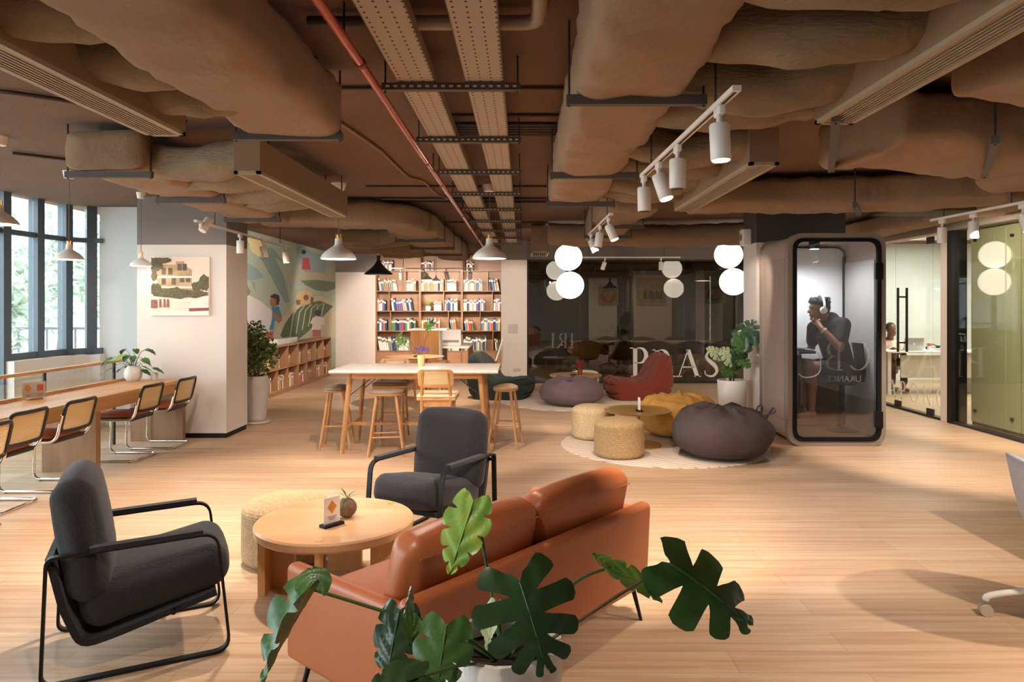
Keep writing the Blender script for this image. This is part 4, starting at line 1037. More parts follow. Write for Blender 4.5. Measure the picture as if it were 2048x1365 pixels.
# ------------------------------------------------------------------ high table, stools and cane counter chairs
t = thing('high_table', 'long white topped high table on splayed oak legs', 'table', (-1.16, 7.90, 0))
MB().box((0, 0, 0.888), (1.80, 0.94, 0.024), 0.004).obj('tabletop', mat('table_laminate', '#ece4da', 0.22), t)
MB().box((0, 0, 0.872), (1.80, 0.94, 0.010)).obj('top_edging', OAK, t, smooth=0)
m = MB()
for y in (-0.34, 0.34): m.span((-0.72, y - 0.012, 0.80), (0.72, y + 0.012, 0.866))
for x in (-0.68, 0.68): m.span((x - 0.012, -0.34, 0.80), (x + 0.012, 0.34, 0.866))
m.obj('apron', OAK, t, smooth=0)
for sx_ in (-1, 1):
    for sy_ in (-1, 1):
        l = MB().cyl((sx_ * 0.70, sy_ * 0.33, 0.866), (sx_ * 0.78, sy_ * 0.38, 0.03), 0.030, 0.024, 16).obj('leg', OAKZ, t)
        MB().cyl((sx_ * 0.7805, sy_ * 0.3803, 0.032), (sx_ * 0.783, sy_ * 0.382, 0.0), 0.026, 0.026, 14).obj('brass_foot', BRASS, l)
m = MB()
for s_ in (-1, 1): m.cyl((s_ * 0.757, -0.36, 0.26), (s_ * 0.757, 0.36, 0.26), 0.016, n=10)
m.span((-0.757, -0.03, 0.245), (0.757, 0.03, 0.275)); m.obj('stretcher', OAK, t, smooth=40)
m = MB()
for sx_ in (-1, 1):
    for sy_ in (-1, 1): m.cyl((sx_ * 0.725, sy_ * 0.345, 0.60), (sx_ * 0.42, sy_ * 0.33, 0.85), 0.005, n=6)
m.obj('brace_rod', DARKM, t)
STP = mat('stool_taupe_pad', '#83705c', 0.7, bump=0.1, bscale=100); STL = mat('stool_cream_pad', '#bd9b7a', 0.7, bump=0.1, bscale=100)
def stool(padm):
    t = thing('bar_stool', '', 'stool')
    MB().lathe([(0.0, 0.635), (0.95, 0.635), (1.0, 0.645), (1.0, 0.652), (0, 0.655)], n=36, sx=0.19, sy=0.14).obj('seat_board', OAK, t)
    MB().lathe([(0.95, 0.652), (1.0, 0.662), (0.98, 0.68), (0.8, 0.695), (0.5, 0.703), (0, 0.705)], n=36, sx=0.19, sy=0.14).warp(lambda p: p + V((0, 0, 0.35 * (p.x ** 2) - 0.008 if p.z > .66 else 0))).obj('seat_pad', padm, t)
    for sx_ in (-1, 1):
        for sy_ in (-1, 1): MB().cyl((sx_ * 0.10, sy_ * 0.075, 0.638), (sx_ * 0.185, sy_ * 0.165, 0), 0.0165, 0.0125, 12).obj('leg', OAKZ, t)
    m = MB()
    for s_ in (-1, 1): m.cyl((-0.158, s_ * 0.137, 0.20), (0.158, s_ * 0.137, 0.20), 0.009, n=8)
    m.cyl((0.150, -0.128, 0.26), (0.150, 0.128, 0.26), 0.009, n=8); m.cyl((-0.150, -0.128, 0.26), (-0.150, 0.128, 0.26), 0.009, n=8)
    m.obj('stretcher', OAK, t)
    return t
gs = 'oak bar stools around the high table'
s0 = stool(STP); s0.location = (-2.08, 7.86, 0); s0.rotation_euler.z = R(96); tag(s0, 'taupe topped oak bar stool at the left end of the high table', None, gs)
dup(s0, (-1.46, 7.52, 0), R(8), 'taupe topped oak bar stool at the front of the high table', gs)
s1 = stool(STL); s1.location = (-0.19, 7.92, 0); s1.rotation_euler.z = R(80); tag(s1, 'cream topped oak bar stool at the right end of the high table', None, gs)
CH_B = mat('chair_brown_pad', '#7a5236', 0.6); CH_C = mat('chair_cream_pad', '#d6b98f', 0.7)
def canechair(zs, zt, padm, w_=0.40):
    """chair facing +x with a cane panel in its oak backrest"""
    t = thing('cane_chair', '', 'chair'); hw = w_ / 2
    m = MB(); m.box((0.02, 0, zs - 0.025), (0.40, w_ * 1.0, 0.03), 0.012, 3); m.obj('seat_frame', OAK, t)
    m = MB(); m.box((0.02, 0, zs + 0.005), (0.40, w_ * 1.0, 0.04), 0.019, 4, 0.008); m.obj('seat_pad', padm, t)
    m = MB()
    for s_ in (-1, 1): m.span((-0.155, s_ * (hw - .05) - .011, zs - 0.10), (0.18, s_ * (hw - .05) + .011, zs - 0.035))
    for x in (-0.155, 0.18): m.span((x - .011, -(hw - .05), zs - 0.10), (x + .011, hw - .05, zs - 0.035))
    m.obj('seat_rail', OAK, t, smooth=0)
    for s_ in (-1, 1):
        y = s_ * (hw - 0.055)
        MB().cyl((0.18, y, zs - 0.03), (0.215, y * 1.18, 0), 0.017, 0.013, 12).obj('leg', OAKZ, t)
        MB().tube(spline([(-0.235, y * 1.15, 0), (-0.18, y, zs * .6), (-0.165, y, zs), (-0.235, y * .85, zt - 0.02)], 5), [0.013] * 3 + [0.018] * 10 + [0.012] * 3, 10).obj('back_leg', OAKZ, t)
    if zs > 0.55:
        m = MB()
        for s_ in (-1, 1): m.cyl((0.205, s_ * (hw - .055) * 1.12, .22) if s_ > 9 else (-0.205, s_ * (hw - .055) * 1.1, .22), (0.20, s_ * (hw - .055) * 1.1, .22), 0.011, n=8)
        m.span((0.19, -(hw - .06) * 1.1, .21), (0.212, (hw - .06) * 1.1, .232)); m.span((-0.215, -(hw - .06) * 1.1, .27), (-0.195, (hw - .06) * 1.1, .292))
        m.obj('foot_rail', OAK, t, smooth=0)
    zb = zt - 0.20
    def bx(z, y): return -0.16 - (z - zs) * 0.25 - 0.03 * (1 - (y / .2) ** 2) + 0.012
    ring = fillet([(0, -hw + .02, zb), (0, hw - .02, zb), (0, hw - .02, zt - .015), (0, -hw + .02, zt - .015)], 0.05, 5, True); r2 = []
    for i, p in enumerate(ring):
        q = ring[(i + 1) % len(ring)]; k = max(1, int((q - p).length / 0.05)); r2 += [p + (q - p) * (j / k) for j in range(k)]
    r2 = [V((bx(p.z, p.y), p.y, p.z)) for p in r2]
    m = MB(); kk = len(r2); cz = (zb + zt) / 2
    inner = [V((bx(cz + (p.z - cz) * .70, p.y * .80), p.y * .80, cz + (p.z - cz) * .70)) for p in r2]
    for off in (0.009, -0.009):
        m.add([p + V((off, 0, 0)) for p in r2] + [p + V((off, 0, 0)) for p in inner], [(i, (i + 1) % kk, kk + (i + 1) % kk, kk + i) for i in range(kk)])
    m.add([p + V((.009, 0, 0)) for p in r2] + [p - V((.009, 0, 0)) for p in r2], [(i, (i + 1) % kk, kk + (i + 1) % kk, kk + i) for i in range(kk)])
    m.add([p + V((.009, 0, 0)) for p in inner] + [p - V((.009, 0, 0)) for p in inner], [(i, (i + 1) % kk, kk + (i + 1) % kk, kk + i) for i in range(kk)])
    m.obj('backrest', OAK, t, smooth=40)
    MB().grid(lambda u, v: V((bx(cz + (v - .5) * .15, (u - .5) * w_ * .76), (u - .5) * w_ * .76, cz + (v - .5) * .142)), 8, 2).obj('cane_panel', CANE, t)
    return t
gc = 'cane back oak chairs'
c = canechair(0.665, 0.965, CH_C); c.location = (-0.875, 7.26, 0); c.rotation_euler.z = R(90); tag(c, 'tall cane back chair with cream seat drawn up to the high table', None, gc)
c = canechair(0.665, 0.955, CH_B); c.location = (-1.56, 8.36, 0); c.rotation_euler.z = R(-88); tag(c, 'tall cane back chair on the far side of the high table', None, gc)
c = canechair(0.45, 0.76, CH_C); c.location = (-1.92, 11.0, 0); c.rotation_euler.z = R(75); tag(c, 'low oak chair at the near left of the round table', None, gc)
dup(c, (-1.38, 11.05, 0), R(110), 'low oak chair at the near right of the round table', gc)
# vase with purple flowers and branch
t = thing('flower_vase', 'cream ribbed vase of purple flowers and long leafy stems', 'vase', (-1.155, 7.98, 0.90))
MB().lathe([(0.0, 0), (0.032, 0), (0.036, 0.02), (0.045, 0.128), (0.041, 0.128), (0.03, 0.03), (0, 0.025)], n=40, fn=lambda i, a: 1 + 0.02 * cos(20 * a)).obj('vase', mat('cream_ceramic', '#d9bf8a', 0.5), t)
m = MB(); r_ = random.Random(5)
for k in range(220):
    a = r_.uniform(0, 2 * pi); rr = 0.085 * sqrt(r_.random()); e = V((cos(a) * rr, sin(a) * rr, 0.155 + 0.055 * r_.random() + 0.03 * (1 - rr / .085)))
    d = V((cos(a) * .6, sin(a) * .6, r_.uniform(.2, 1))).normalized() * r_.uniform(.012, .024); s2 = d.cross(V((r_.random(), r_.random(), 1))).normalized() * .004
    m.add([e - s2, e + d, e + s2, e - d * .4], [(0, 1, 2, 3)])
m.obj('purple_blossom', mat('purple_petals', '#7a5fb8', 0.6, var=0.3, vscale=60), t, smooth=0)
for dest in ((-0.22, 0.02, 0.26), (-0.15, 0.03, 0.30), (0.08, 0.05, 0.40)):
    MB().tube(spline([(0, 0, 0.05), (dest[0] * .35, 0, dest[2] * .6), dest], 6), 0.003, 6).obj('stem', STEMB, t)
m = MB()
for cx_, cz_, n_, sp in ((-0.24, 0.30, 46, 0.075), (0.09, 0.44, 22, 0.06)):
    for k in range(n_):
        a = r_.uniform(0, 2 * pi); e = V((cx_ + sp * cos(a) * r_.random(), r_.uniform(-.05, .05), cz_ + sp * 1.3 * sin(a) * r_.random()))
        d = V((r_.gauss(0, 1), r_.gauss(0, .5), r_.gauss(-.3, .8))).normalized() * .045; s2 = d.cross(V((0, 1, .3))).normalized() * .008
        m.add([e - d, e + s2, e + d, e - s2], [(0, 1, 2, 3)])
m.obj('leaves', mat('fern_green', '#5d7f3a', 0.5, var=0.3, vscale=30), t, smooth=0)
# round table behind
t = thing('round_table', 'round oak table in front of the fluted cabinet', 'table', (-1.78, 11.55, 0))
MB().lathe([(0, 0.722), (0.42, 0.722), (0.485, 0.738), (0.487, 0.748), (0, 0.75)], n=56).obj('tabletop', TABLEW, t)
for k in range(4):
    a = pi / 4 + k * pi / 2; MB().cyl((cos(a) * .26, sin(a) * .26, .722), (cos(a) * .36, sin(a) * .36, 0), 0.022, 0.016, 12).obj('leg', TABLEZ, t)
sign('small clear card holder on the round table', (-1.72, 11.45, 0.75), R(-70), False, 0.13, 0.1, True)
# fluted cabinet and printer desk
t = thing('fluted_cabinet', 'tall cabinet with a fluted wood front and white top', 'cabinet', (-1.82, 13.3, 0))
m = MB(); m.span((-0.27, -0.26, 0), (0.27, 0.26, 1.12)); m.obj('body', WMETAL, t, smooth=0)
m = MB()
for k in range(22): m.cyl((-0.255 + 0.0243 * k, -0.262, 0.02), (-0.255 + 0.0243 * k, -0.262, 1.12), 0.012, n=8)
m.obj('fluted_front', OAKZ, t)
MB().box((0.06, 0, 1.135), (0.70, 0.56, 0.03), 0.004).obj('top', WMETAL, t)
t = thing('printer', 'white printer on the desk beside the fluted cabinet', 'printer', (-1.44, 14.2, 0.78))
MB().box((0, 0, 0.16), (0.42, 0.42, 0.32), 0.02).obj('body', WMETAL, t); MB().box((0.0, -0.2115, 0.09), (0.34, 0.004, 0.05)).obj('paper_tray', INK, t); MB().box((0.23, -0.1, 0.24), (0.05, 0.12, 0.02), 0.005).obj('control_panel', BLACKM, t)
t = thing('side_desk', 'white side desk holding the printer behind the round table', 'desk', (-1.35, 14.35, 0))
MB().box((0, 0, 0.765), (0.62, 1.5, 0.03), 0.004).obj('desktop', WMETAL, t); MB().span((-0.29, -0.72, 0), (-0.27, 0.72, 0.75)).obj('panel', SHELFZ, t); MB().span((0.27, -0.72, 0), (0.29, 0.72, 0.75)).obj('panel', SHELFZ, t)
t = thing('small_potted_plant', 'spiky green plant on top of the fluted cabinet', 'potted plant', (-1.72, 13.15, 1.15))
MB().lathe([(0, 0), (0.05, 0), (0.06, 0.05), (0.055, 0.05), (0, 0.045)], n=20).obj('pot', POTG, t)
m = MB()
for k in range(26):
    a = k * 2.4; el = 0.25 + 0.9 * ((k * 5) % 7) / 7; d = V((cos(a) * cos(el), sin(a) * cos(el), sin(el))) * 0.19; s2 = d.cross(V((0, 0, 1))).normalized() * .016
    m.add([V((0, 0, .045)), V((0, 0, .045)) + d * .55 + s2, V((0, 0, .045)) + d, V((0, 0, .045)) + d * .55 - s2], [(0, 1, 2, 3)])
m.obj('leaves', LF_M, t, smooth=0)
t = thing('side_chair', 'tan seat chair with black legs behind the green lounge chair', 'chair', (-0.72, 13.5, 0))
MB().box((0, 0, 0.50), (0.46, 0.44, 0.05), 0.02, 3).obj('seat', CH_B, t)
m = MB()
for sx_ in (-1, 1):
    for sy_ in (-1, 1): m.cyl((sx_ * .2, sy_ * .18, .48), (sx_ * .24, sy_ * .2, 0), 0.012, n=8)
m.obj('leg_frame', BLACKM, t)
m = MB(); m.box((0.27, 0.12, 0.72), (0.035, 0.40, 0.46), 0.012, 2, 0, Matrix.Rotation(R(18), 4, 'Y')); m.obj('backrest', WMETAL, t)
m = MB(); m.box((0.248, 0.12 - .12, 0.72), (0.012, 0.1, 0.40), 0.004, 2, 0, Matrix.Rotation(R(18), 4, 'Y')); m.obj('back_stripe', BLACKM, t)

# ------------------------------------------------------------------ soft seating
def lounge(mt):
    t = thing('lounge_chair', '', 'lounge chair')
    prof = spline([(.42, .0), (.52, .10), (.555, .26), (.50, .36), (.34, .365), (.12, .335), (-.05, .36), (-.17, .47), (-.27, .64), (-.36, .76), (-.46, .765), (-.535, .64), (-.56, .42), (-.54, .2), (-.46, .03), (-.42, .0)], 6)
    prof = [(p.x, p.y) for p in [V((a[0], a[1], 0)) for a in prof]]
    k = len(prof); cx_, cz_ = -.03, .22
    ny = 26; m = MB(); vs = []
    for j in range(ny + 1):
        y = -1 + 2 * j / ny; s_ = max(0.02, (1 - abs(y) ** 5.0)) ** 0.22
        for i, (x, z) in enumerate(prof):
            pl = 1.0 - 0.09 * (max(0, 1 - abs(sin(i * pi / 6.0)) * 2.2)) * (1 if z > .1 else 0.3) * (0.6 + 0.4 * cos(y * 9))
            q = s_ * pl
            zz = cz_ + (z - cz_) * q
            vs.append((cx_ + (x - cx_) * q, y * 0.43, max(0.0, zz) if z > 0.02 else 0.0))
    fs = [(j * k + i, j * k + i + 1, (j + 1) * k + i + 1, (j + 1) * k + i) for j in range(ny) for i in range(k - 1)] + [(j * k + k - 1, j * k, (j + 1) * k, (j + 1) * k + k - 1) for j in range(ny)]
    fs += [tuple(range(k)), tuple(ny * k + i for i in range(k - 1, -1, -1))]
    m.add(vs, fs); m.warp(lambda p: p + V((pn(p, 5, 2), pn(p, 5, 4), pn(p, 6, 7) if p.z > .02 else 0)) * 0.018)
    m.obj('quilted_body', mt, t, smooth=75)
    return t
gl = 'quilted lounge chairs'
c = lounge(mat('rust_velvet', '#7d3320', 0.9, var=0.12, vscale=9, sheen=0.08, bump=0.2, bscale=60)); c.location = (1.97, 12.0, 0); c.rotation_euler.z = R(186); tag(c, 'rust red quilted lounge chair before the glass meeting room', None, gl)
c = lounge(mat('green_velvet', '#1b241f', 0.9, var=0.15, vscale=9, sheen=0.05, bump=0.2, bscale=60)); c.location = (-0.36, 12.1, 0); c.rotation_euler.z = R(-14); tag(c, 'dark green quilted lounge chair beside the pillar', None, gl)
def beanbag(label, loc, r, h, mt, seed, lean=0.0, handle=False):
    t = thing('beanbag', label, 'beanbag', loc, 0, 'beanbags')
    n_ = 72; prof = []
    K = 30
    for i in range(K + 1):
        a = -pi / 2 + pi * i / K
        rr = cos(a) ** 0.62 if i not in (0, K) else 0
        z = h * (0.5 + 0.5 * (abs(sin(a)) ** 0.85) * (1 if a > 0 else -1))
        prof.append((r * rr * (1.0 - 0.10 * max(0, sin(a))), z))
    m = MB().lathe(prof, n=n_)
    def wf(p):
        a = math.atan2(p.y, p.x); q = sqrt(p.x ** 2 + p.y ** 2) / r; tz = p.z / h
        f = 0.03 * pn((cos(a) * 2, sin(a) * 2, tz * 3), 1.1, seed)
        cr = (1 - abs(pn((a * 1.0, tz * 5, seed), 1.3, seed))) ** 6 * 0.05 * max(0, tz - 0.35)
        rid = 0.07 * max(0, tz - 0.45) * (1 - abs(sin(a * 2.5 + 2.2 * q + seed + 4 * pn(p, 2.2, seed)))) ** 2
        fold = (1 - abs(2 * pn((p.x * 2.6, p.y * 2.6, p.z * 2.0), 1.0, seed + 4))) ** 4 * 0.07 * max(0, tz - .4)
        dz = -0.16 * h * lean * (p.x / r) * max(0, tz - .3)
        o = V((p.x * (1 + f * 2), p.y * (1 + f * 2), p.z + dz + (rid + fold - cr if tz > .3 else 0)))
        if tz > 0.9: o.z -= 0.03 * (1 - q) 
        return V((o.x, o.y, max(0, o.z)))
    m.warp(wf); m.obj('bag', mt, t, smooth=75)
    if handle:
        MB().bar(spline([(r * .72, -.10, h * .80), (r * .98, -.12, h * .93), (r * 1.02, -.02, h * .97), (r * .95, .04, h * .80), (r * .86, 0, h * .66)], 6), (0, 1, .2), 0.035, 0.008).obj('handle_loop', mt, t, smooth=60)
        MB().bar(spline([(r * .70, .05, h * .86), (r * .76, .03, h * 1.0), (r * .84, .05, h * .98), (r * .84, .06, h * .86)], 5), (0, 1, .1), 0.03, 0.006).obj('carry_strap', mt, t, smooth=60)
    return t
beanbag('big dark brown beanbag with a handle loop nearest the phone booth', (2.10, 7.36, 0.012), 0.52, 0.52, mat('brown_canvas', '#463836', 0.85, var=0.06, vscale=20, bump=0.15, bscale=90), 2.3, 0.2, True)
beanbag('mustard yellow beanbag behind the brass tray table', (1.92, 8.52, 0.012), 0.50, 0.50, mat('mustard_canvas', '#cf9a4a', 0.85, var=0.06, vscale=12, bump=0.15, bscale=90), 5.1, 0.3)
beanbag('mauve grey beanbag in front of the far round table', (0.78, 11.15, 0.012), 0.51, 0.43, mat('mauve_canvas', '#6b595c', 0.85, var=0.06, vscale=20, bump=0.15, bscale=90), 8.8)
pouf('rope_pouf', 'natural rope pouf standing foremost on the round rug', (1.02, 7.38, 0.012), 0.262, 0.375, mat('rope_tan', '#b6966a', 0.95, var=0.25, vscale=70, bump=0.7, bscale=110, dist=0.01))
pouf('rope_pouf', 'paler rope pouf behind the foremost one on the round rug', (0.845, 8.38, 0.012), 0.255, 0.375, mat('rope_pale', '#c9b189', 0.95, var=0.25, vscale=70, bump=0.7, bscale=110, dist=0.01))
pouf('rope_pouf', 'cream pouf behind the far round coffee table', (1.15, 12.95, 0), 0.26, 0.37, mat('rope_cream', '#e2d3bd', 0.95, var=0.1, vscale=70, bump=0.4, bscale=110))
RUG = bpy.data.materials.new('ribbed_rug'); RUG.use_nodes = True
nt = RUG.node_tree; b = nt.nodes['Principled BSDF']; oc = link_obj_coord(nt)
wv = nt.nodes.new('ShaderNodeTexWave'); wv.bands_direction = 'Y'; wv.inputs['Scale'].default_value = 4.2; wv.inputs['Distortion'].default_value = 1.2; wv.inputs['Detail Scale'].default_value = 3
mp = nt.nodes.new('ShaderNodeMapping'); mp.inputs['Rotation'].default_value = (0, 0, R(28)); nt.links.new(oc, mp.inputs[0]); nt.links.new(mp.outputs[0], wv.inputs['Vector'])
rp = nt.nodes.new('ShaderNodeValToRGB'); rp.color_ramp.elements[0].color = (*lin('#a88f78'), 1); rp.color_ramp.elements[1].color = (*lin('#d8c6b2'), 1); rp.color_ramp.elements[1].position = 0.3
nt.links.new(wv.outputs['Fac'], rp.inputs[0]); nt.links.new(rp.outputs[0], b.inputs['Base Color']); b.inputs['Roughness'].default_value = 1.0
bp = nt.nodes.new('ShaderNodeBump'); bp.inputs['Strength'].default_value = 0.7; nt.links.new(wv.outputs['Fac'], bp.inputs['Height']); nt.links.new(bp.outputs[0], b.inputs['Normal'])
def rug(label, x, y, r):
    t = thing('round_rug', label, 'rug', (x, y, 0), 0, 'round rugs')
    MB().lathe([(0, 0.0115), (r - .012, 0.0115), (r, 0.006), (r, 0)], n=80).obj('pile', RUG, t)
rug('round ribbed rug under the rope poufs and brown beanbag', 1.60, 7.98, 1.16)
rug('round rug under the mauve beanbag and lounge chairs', 0.82, 11.72, 1.22)
t = thing('tray_table', 'round brass tray table between the rope poufs and beanbags', 'side table', (1.31, 7.92, 0.012))
MB().lathe([(0, 0.385), (0.375, 0.385), (0.387, 0.402), (0.380, 0.402), (0.368, 0.391), (0, 0.391)], n=56).obj('tray_top', BRASS, t)
m = MB(); m.cyl((0, 0, 0.012), (0, 0, 0.386), 0.022, n=16); m.obj('column', BRASS, t)
MB().lathe([(0, 0), (0.26, 0), (0.26, 0.010), (0, 0.014)], n=40).obj('base_disc', BRASS, t)
sign('thin card on a dark stand on the brass tray table', (1.31, 7.86, 0.403), R(8), False, 0.14, 0.08)
t = thing('far_coffee_table', 'round oak coffee table in front of the glass room', 'coffee table', (0.93, 12.25, 0))
MB().lathe([(0, 0.345), (0.44, 0.345), (0.455, 0.355), (0.455, 0.378), (0, 0.38)], n=56).obj('tabletop', TABLEW, t)
for k in range(4):
    a = 0.4 + k * pi / 2; MB().cyl((cos(a) * .40, sin(a) * .40, .37), (cos(a) * .40, sin(a) * .40, 0.0), 0.028, n=12).obj('leg', TABLEZ, t)
t = thing('flower_vase', 'copper tumbler of red flowers on the far coffee table', 'vase', (1.0, 12.15, 0.38))
MB().lathe([(0, 0), (0.034, 0), (0.042, 0.11), (0.038, 0.11), (0, 0.02)], n=24).obj('vase', mat('copper', '#b06a40', 0.3, metal=1.0), t)
m = MB(); r_ = random.Random(8)
for k in range(90):
    a = r_.uniform(0, 2 * pi); el = r_.uniform(.1, 1.4); d = V((cos(a) * cos(el), sin(a) * cos(el), sin(el))) * r_.uniform(.06, .14); e = V((0, 0, .11)) + d; s2 = V((-sin(a), cos(a), 0)) * .012; q = d.normalized() * .014
    m.add([e - s2 - q, e + s2 - q, e + s2 + q, e - s2 + q], [(0, 1, 2, 3)])
m.obj('red_blossom', mat('red_petals', '#a8323a', 0.6, var=0.3, vscale=60), t, smooth=0)
sign('clear card holder beside the red flowers', (0.88, 12.1, 0.38), R(-60), False, 0.16, 0.09, True)
# pots: tall ficus by the column, monstera by the booth column
t = thing('potted_ficus', 'bushy green plant in a tall grey pot behind the white column', 'potted plant', (-3.61, 9.48, 0))
MB().lathe([(0, 0), (0.17, 0), (0.185, 0.012), (0.18, 0.035), (0, 0.035)], n=32).obj('saucer', POTG, t)
MB().lathe([(0.11, 0.036), (0.125, 0.05), (0.165, 0.42), (0.168, 0.56), (0.155, 0.63), (0.145, 0.64), (0.135, 0.63), (0.14, 0.56), (0, 0.55)], n=40).obj('pot', POTG, t)
MB().lathe([(0, 0.585), (0.145, 0.58)], n=24).obj('soil', SOIL, t)
for a in (0, 2.1, 4.2): MB().tube(spline([(0.03 * cos(a), 0.03 * sin(a), .58), (.05 * cos(a + .5), .05 * sin(a + .5), .85), (.10 * cos(a), .10 * sin(a), 1.15)], 6), 0.009, 7).obj('stem', STEMB, t)
m = MB(); r_ = random.Random(4)
for k in range(1500):
    d = V((r_.gauss(0, 1), r_.gauss(0, 1), r_.gauss(0, 1))).normalized() * (r_.random() ** .45)
    e = V((d.x * .27, d.y * .27, 1.0 + d.z * .40)) 
    e.x += .05 * sin(e.z * 9); a = V((r_.gauss(0, 1), r_.gauss(0, 1), r_.gauss(-.4, .7))).normalized() * r_.uniform(.026, .042); s2 = a.cross(V((r_.random(), r_.random(), 1))).normalized() * .019
    m.add([e - a, e + s2, e + a, e - s2], [(0, 1, 2, 3)])
m.obj('foliage', mat('ficus_green', '#63793f', 0.4, var=0.35, vscale=20), t, smooth=0)
PB_ = V((2.86, 9.75, 0))
t = thing('potted_monstera', 'tall monstera in a white pot beside the phone booth column', 'potted plant', PB_)
PB_ = V((2.74, 9.15, 0)); t.location = PB_
pot(t, 0.19, 0.62, POTW, 0.02, 0.8)
rt = PB_ + V((0, 0, .55))
for bpx, tpx, nrm, wf, mt in (((1483, 690), (1505, 645), (-.6, -1, .1), .9, LF_D), ((1468, 722), (1445, 700), (-.1, -1, .6), .9, LF_P), ((1440, 712), (1418, 697), (-.3, -1, .8), .8, LF_P),
        ((1468, 728), (1450, 750), (.2, -1, .3), .95, LF_M), ((1478, 715), (1500, 732), (.2, -1, .4), .9, LF_M), ((1480, 705), (1462, 735), (0, -1, .2), .95, LF_D), ((1490, 672), (1478, 705), (0, -1, .2), .9, LF_M)):
    b3 = at(*bpx, 9.0); e3 = at(*tpx, 8.95); e3 = b3 + (e3 - b3) * 1.15
    L_(b3, e3, nrm, wf, mt, lobes=5, split=.6, droop=.25, fold=-.15, stem=[rt, (rt + b3) / 2 + V((0.02, 0, .03))], sr=.008)
MB().tube(spline([(-.03, 0, .55), (-.01, 0, .8), (.06, 0, 1.05)], 6), 0.018, 8).obj('aerial_root', STEMB, t)
# ------------------------------------------------------------------ books
BOOKC = [('white', '#e9e2d8'), ('cream', '#dccbb0'), ('grey', '#9a948c'), ('black', '#26221f'), ('navy', '#2c3f63'), ('blue', '#5b83b0'), ('red', '#a83a2e'), ('orange', '#cf7a3c'),
         ('yellow', '#d8b45a'), ('green', '#5f8256'), ('purple', '#6d5a8c'), ('pink', '#d99a94'), ('tan', '#b08a5e')]
PAGES = mat('book_pages', '#efe6d6', 0.9)
BOOKM = {}
for nme, c in BOOKC:
    m = MB(); m.m = 0
    m.span((-.5, -.5, 0), (-.44, .5, 1)); m.span((.44, -.5, 0), (.5, .5, 1)); m.span((-.5, -.5, 0), (.5, -.46, 1))
    m.m = 2; m.span((-.502, -.505, .70), (.502, -.499, .86)); m.m = 1; m.span((-.43, -.45, .015), (.43, .47, .985))
    band = mat('book_band_' + nme, '#efe6da' if nme not in ('white', 'cream') else '#7c6a5a', 0.6)
    o = m.obj('book', [mat('book_' + nme, c, 0.6), PAGES, band], None, smooth=0)
    BOOKM[nme] = o.data; bpy.data.objects.remove(o)
bk_r = random.Random(11)
def book(p, thk, dep, hgt, tilt, rz, colour, label, group):
    o = bpy.data.objects.new('book', BOOKM[colour]); COL.objects.link(o)
    o.location = p; o.scale = (thk, dep, hgt); o.rotation_euler = (0, tilt, rz)
    return tag(o, label, 'book', group)
def row(origin, along, rz, length, z, hmax, where, group, tmin=.018, tmax=.04, pal=None, lean=0.0, dep=0.17):
    """books side by side from origin along a horizontal direction, spines out"""
    s_ = 0.0; i = 0; al = V(along)
    while True:
        th = bk_r.uniform(tmin, tmax); hg = hmax * bk_r.uniform(.78, 1.0)
        if s_ + th > length: break
        c = bk_r.choice(pal) if pal else bk_r.choice([b_[0] for b_ in BOOKC])
        tl = lean * bk_r.uniform(.8, 1.1) if lean else 0.0
        off = abs(sin(tl)) * th / 2
        book(V(origin) + al * (s_ + th / 2) + V((0, 0, z - off * 0)) , th * .94, dep * bk_r.uniform(.85, 1), hg, tl, rz, c,
             '%s %s book %s' % (ORD[min(i, 19)], c, where), group)
        s_ += th + (0.004 if lean else 0.0005); i += 1
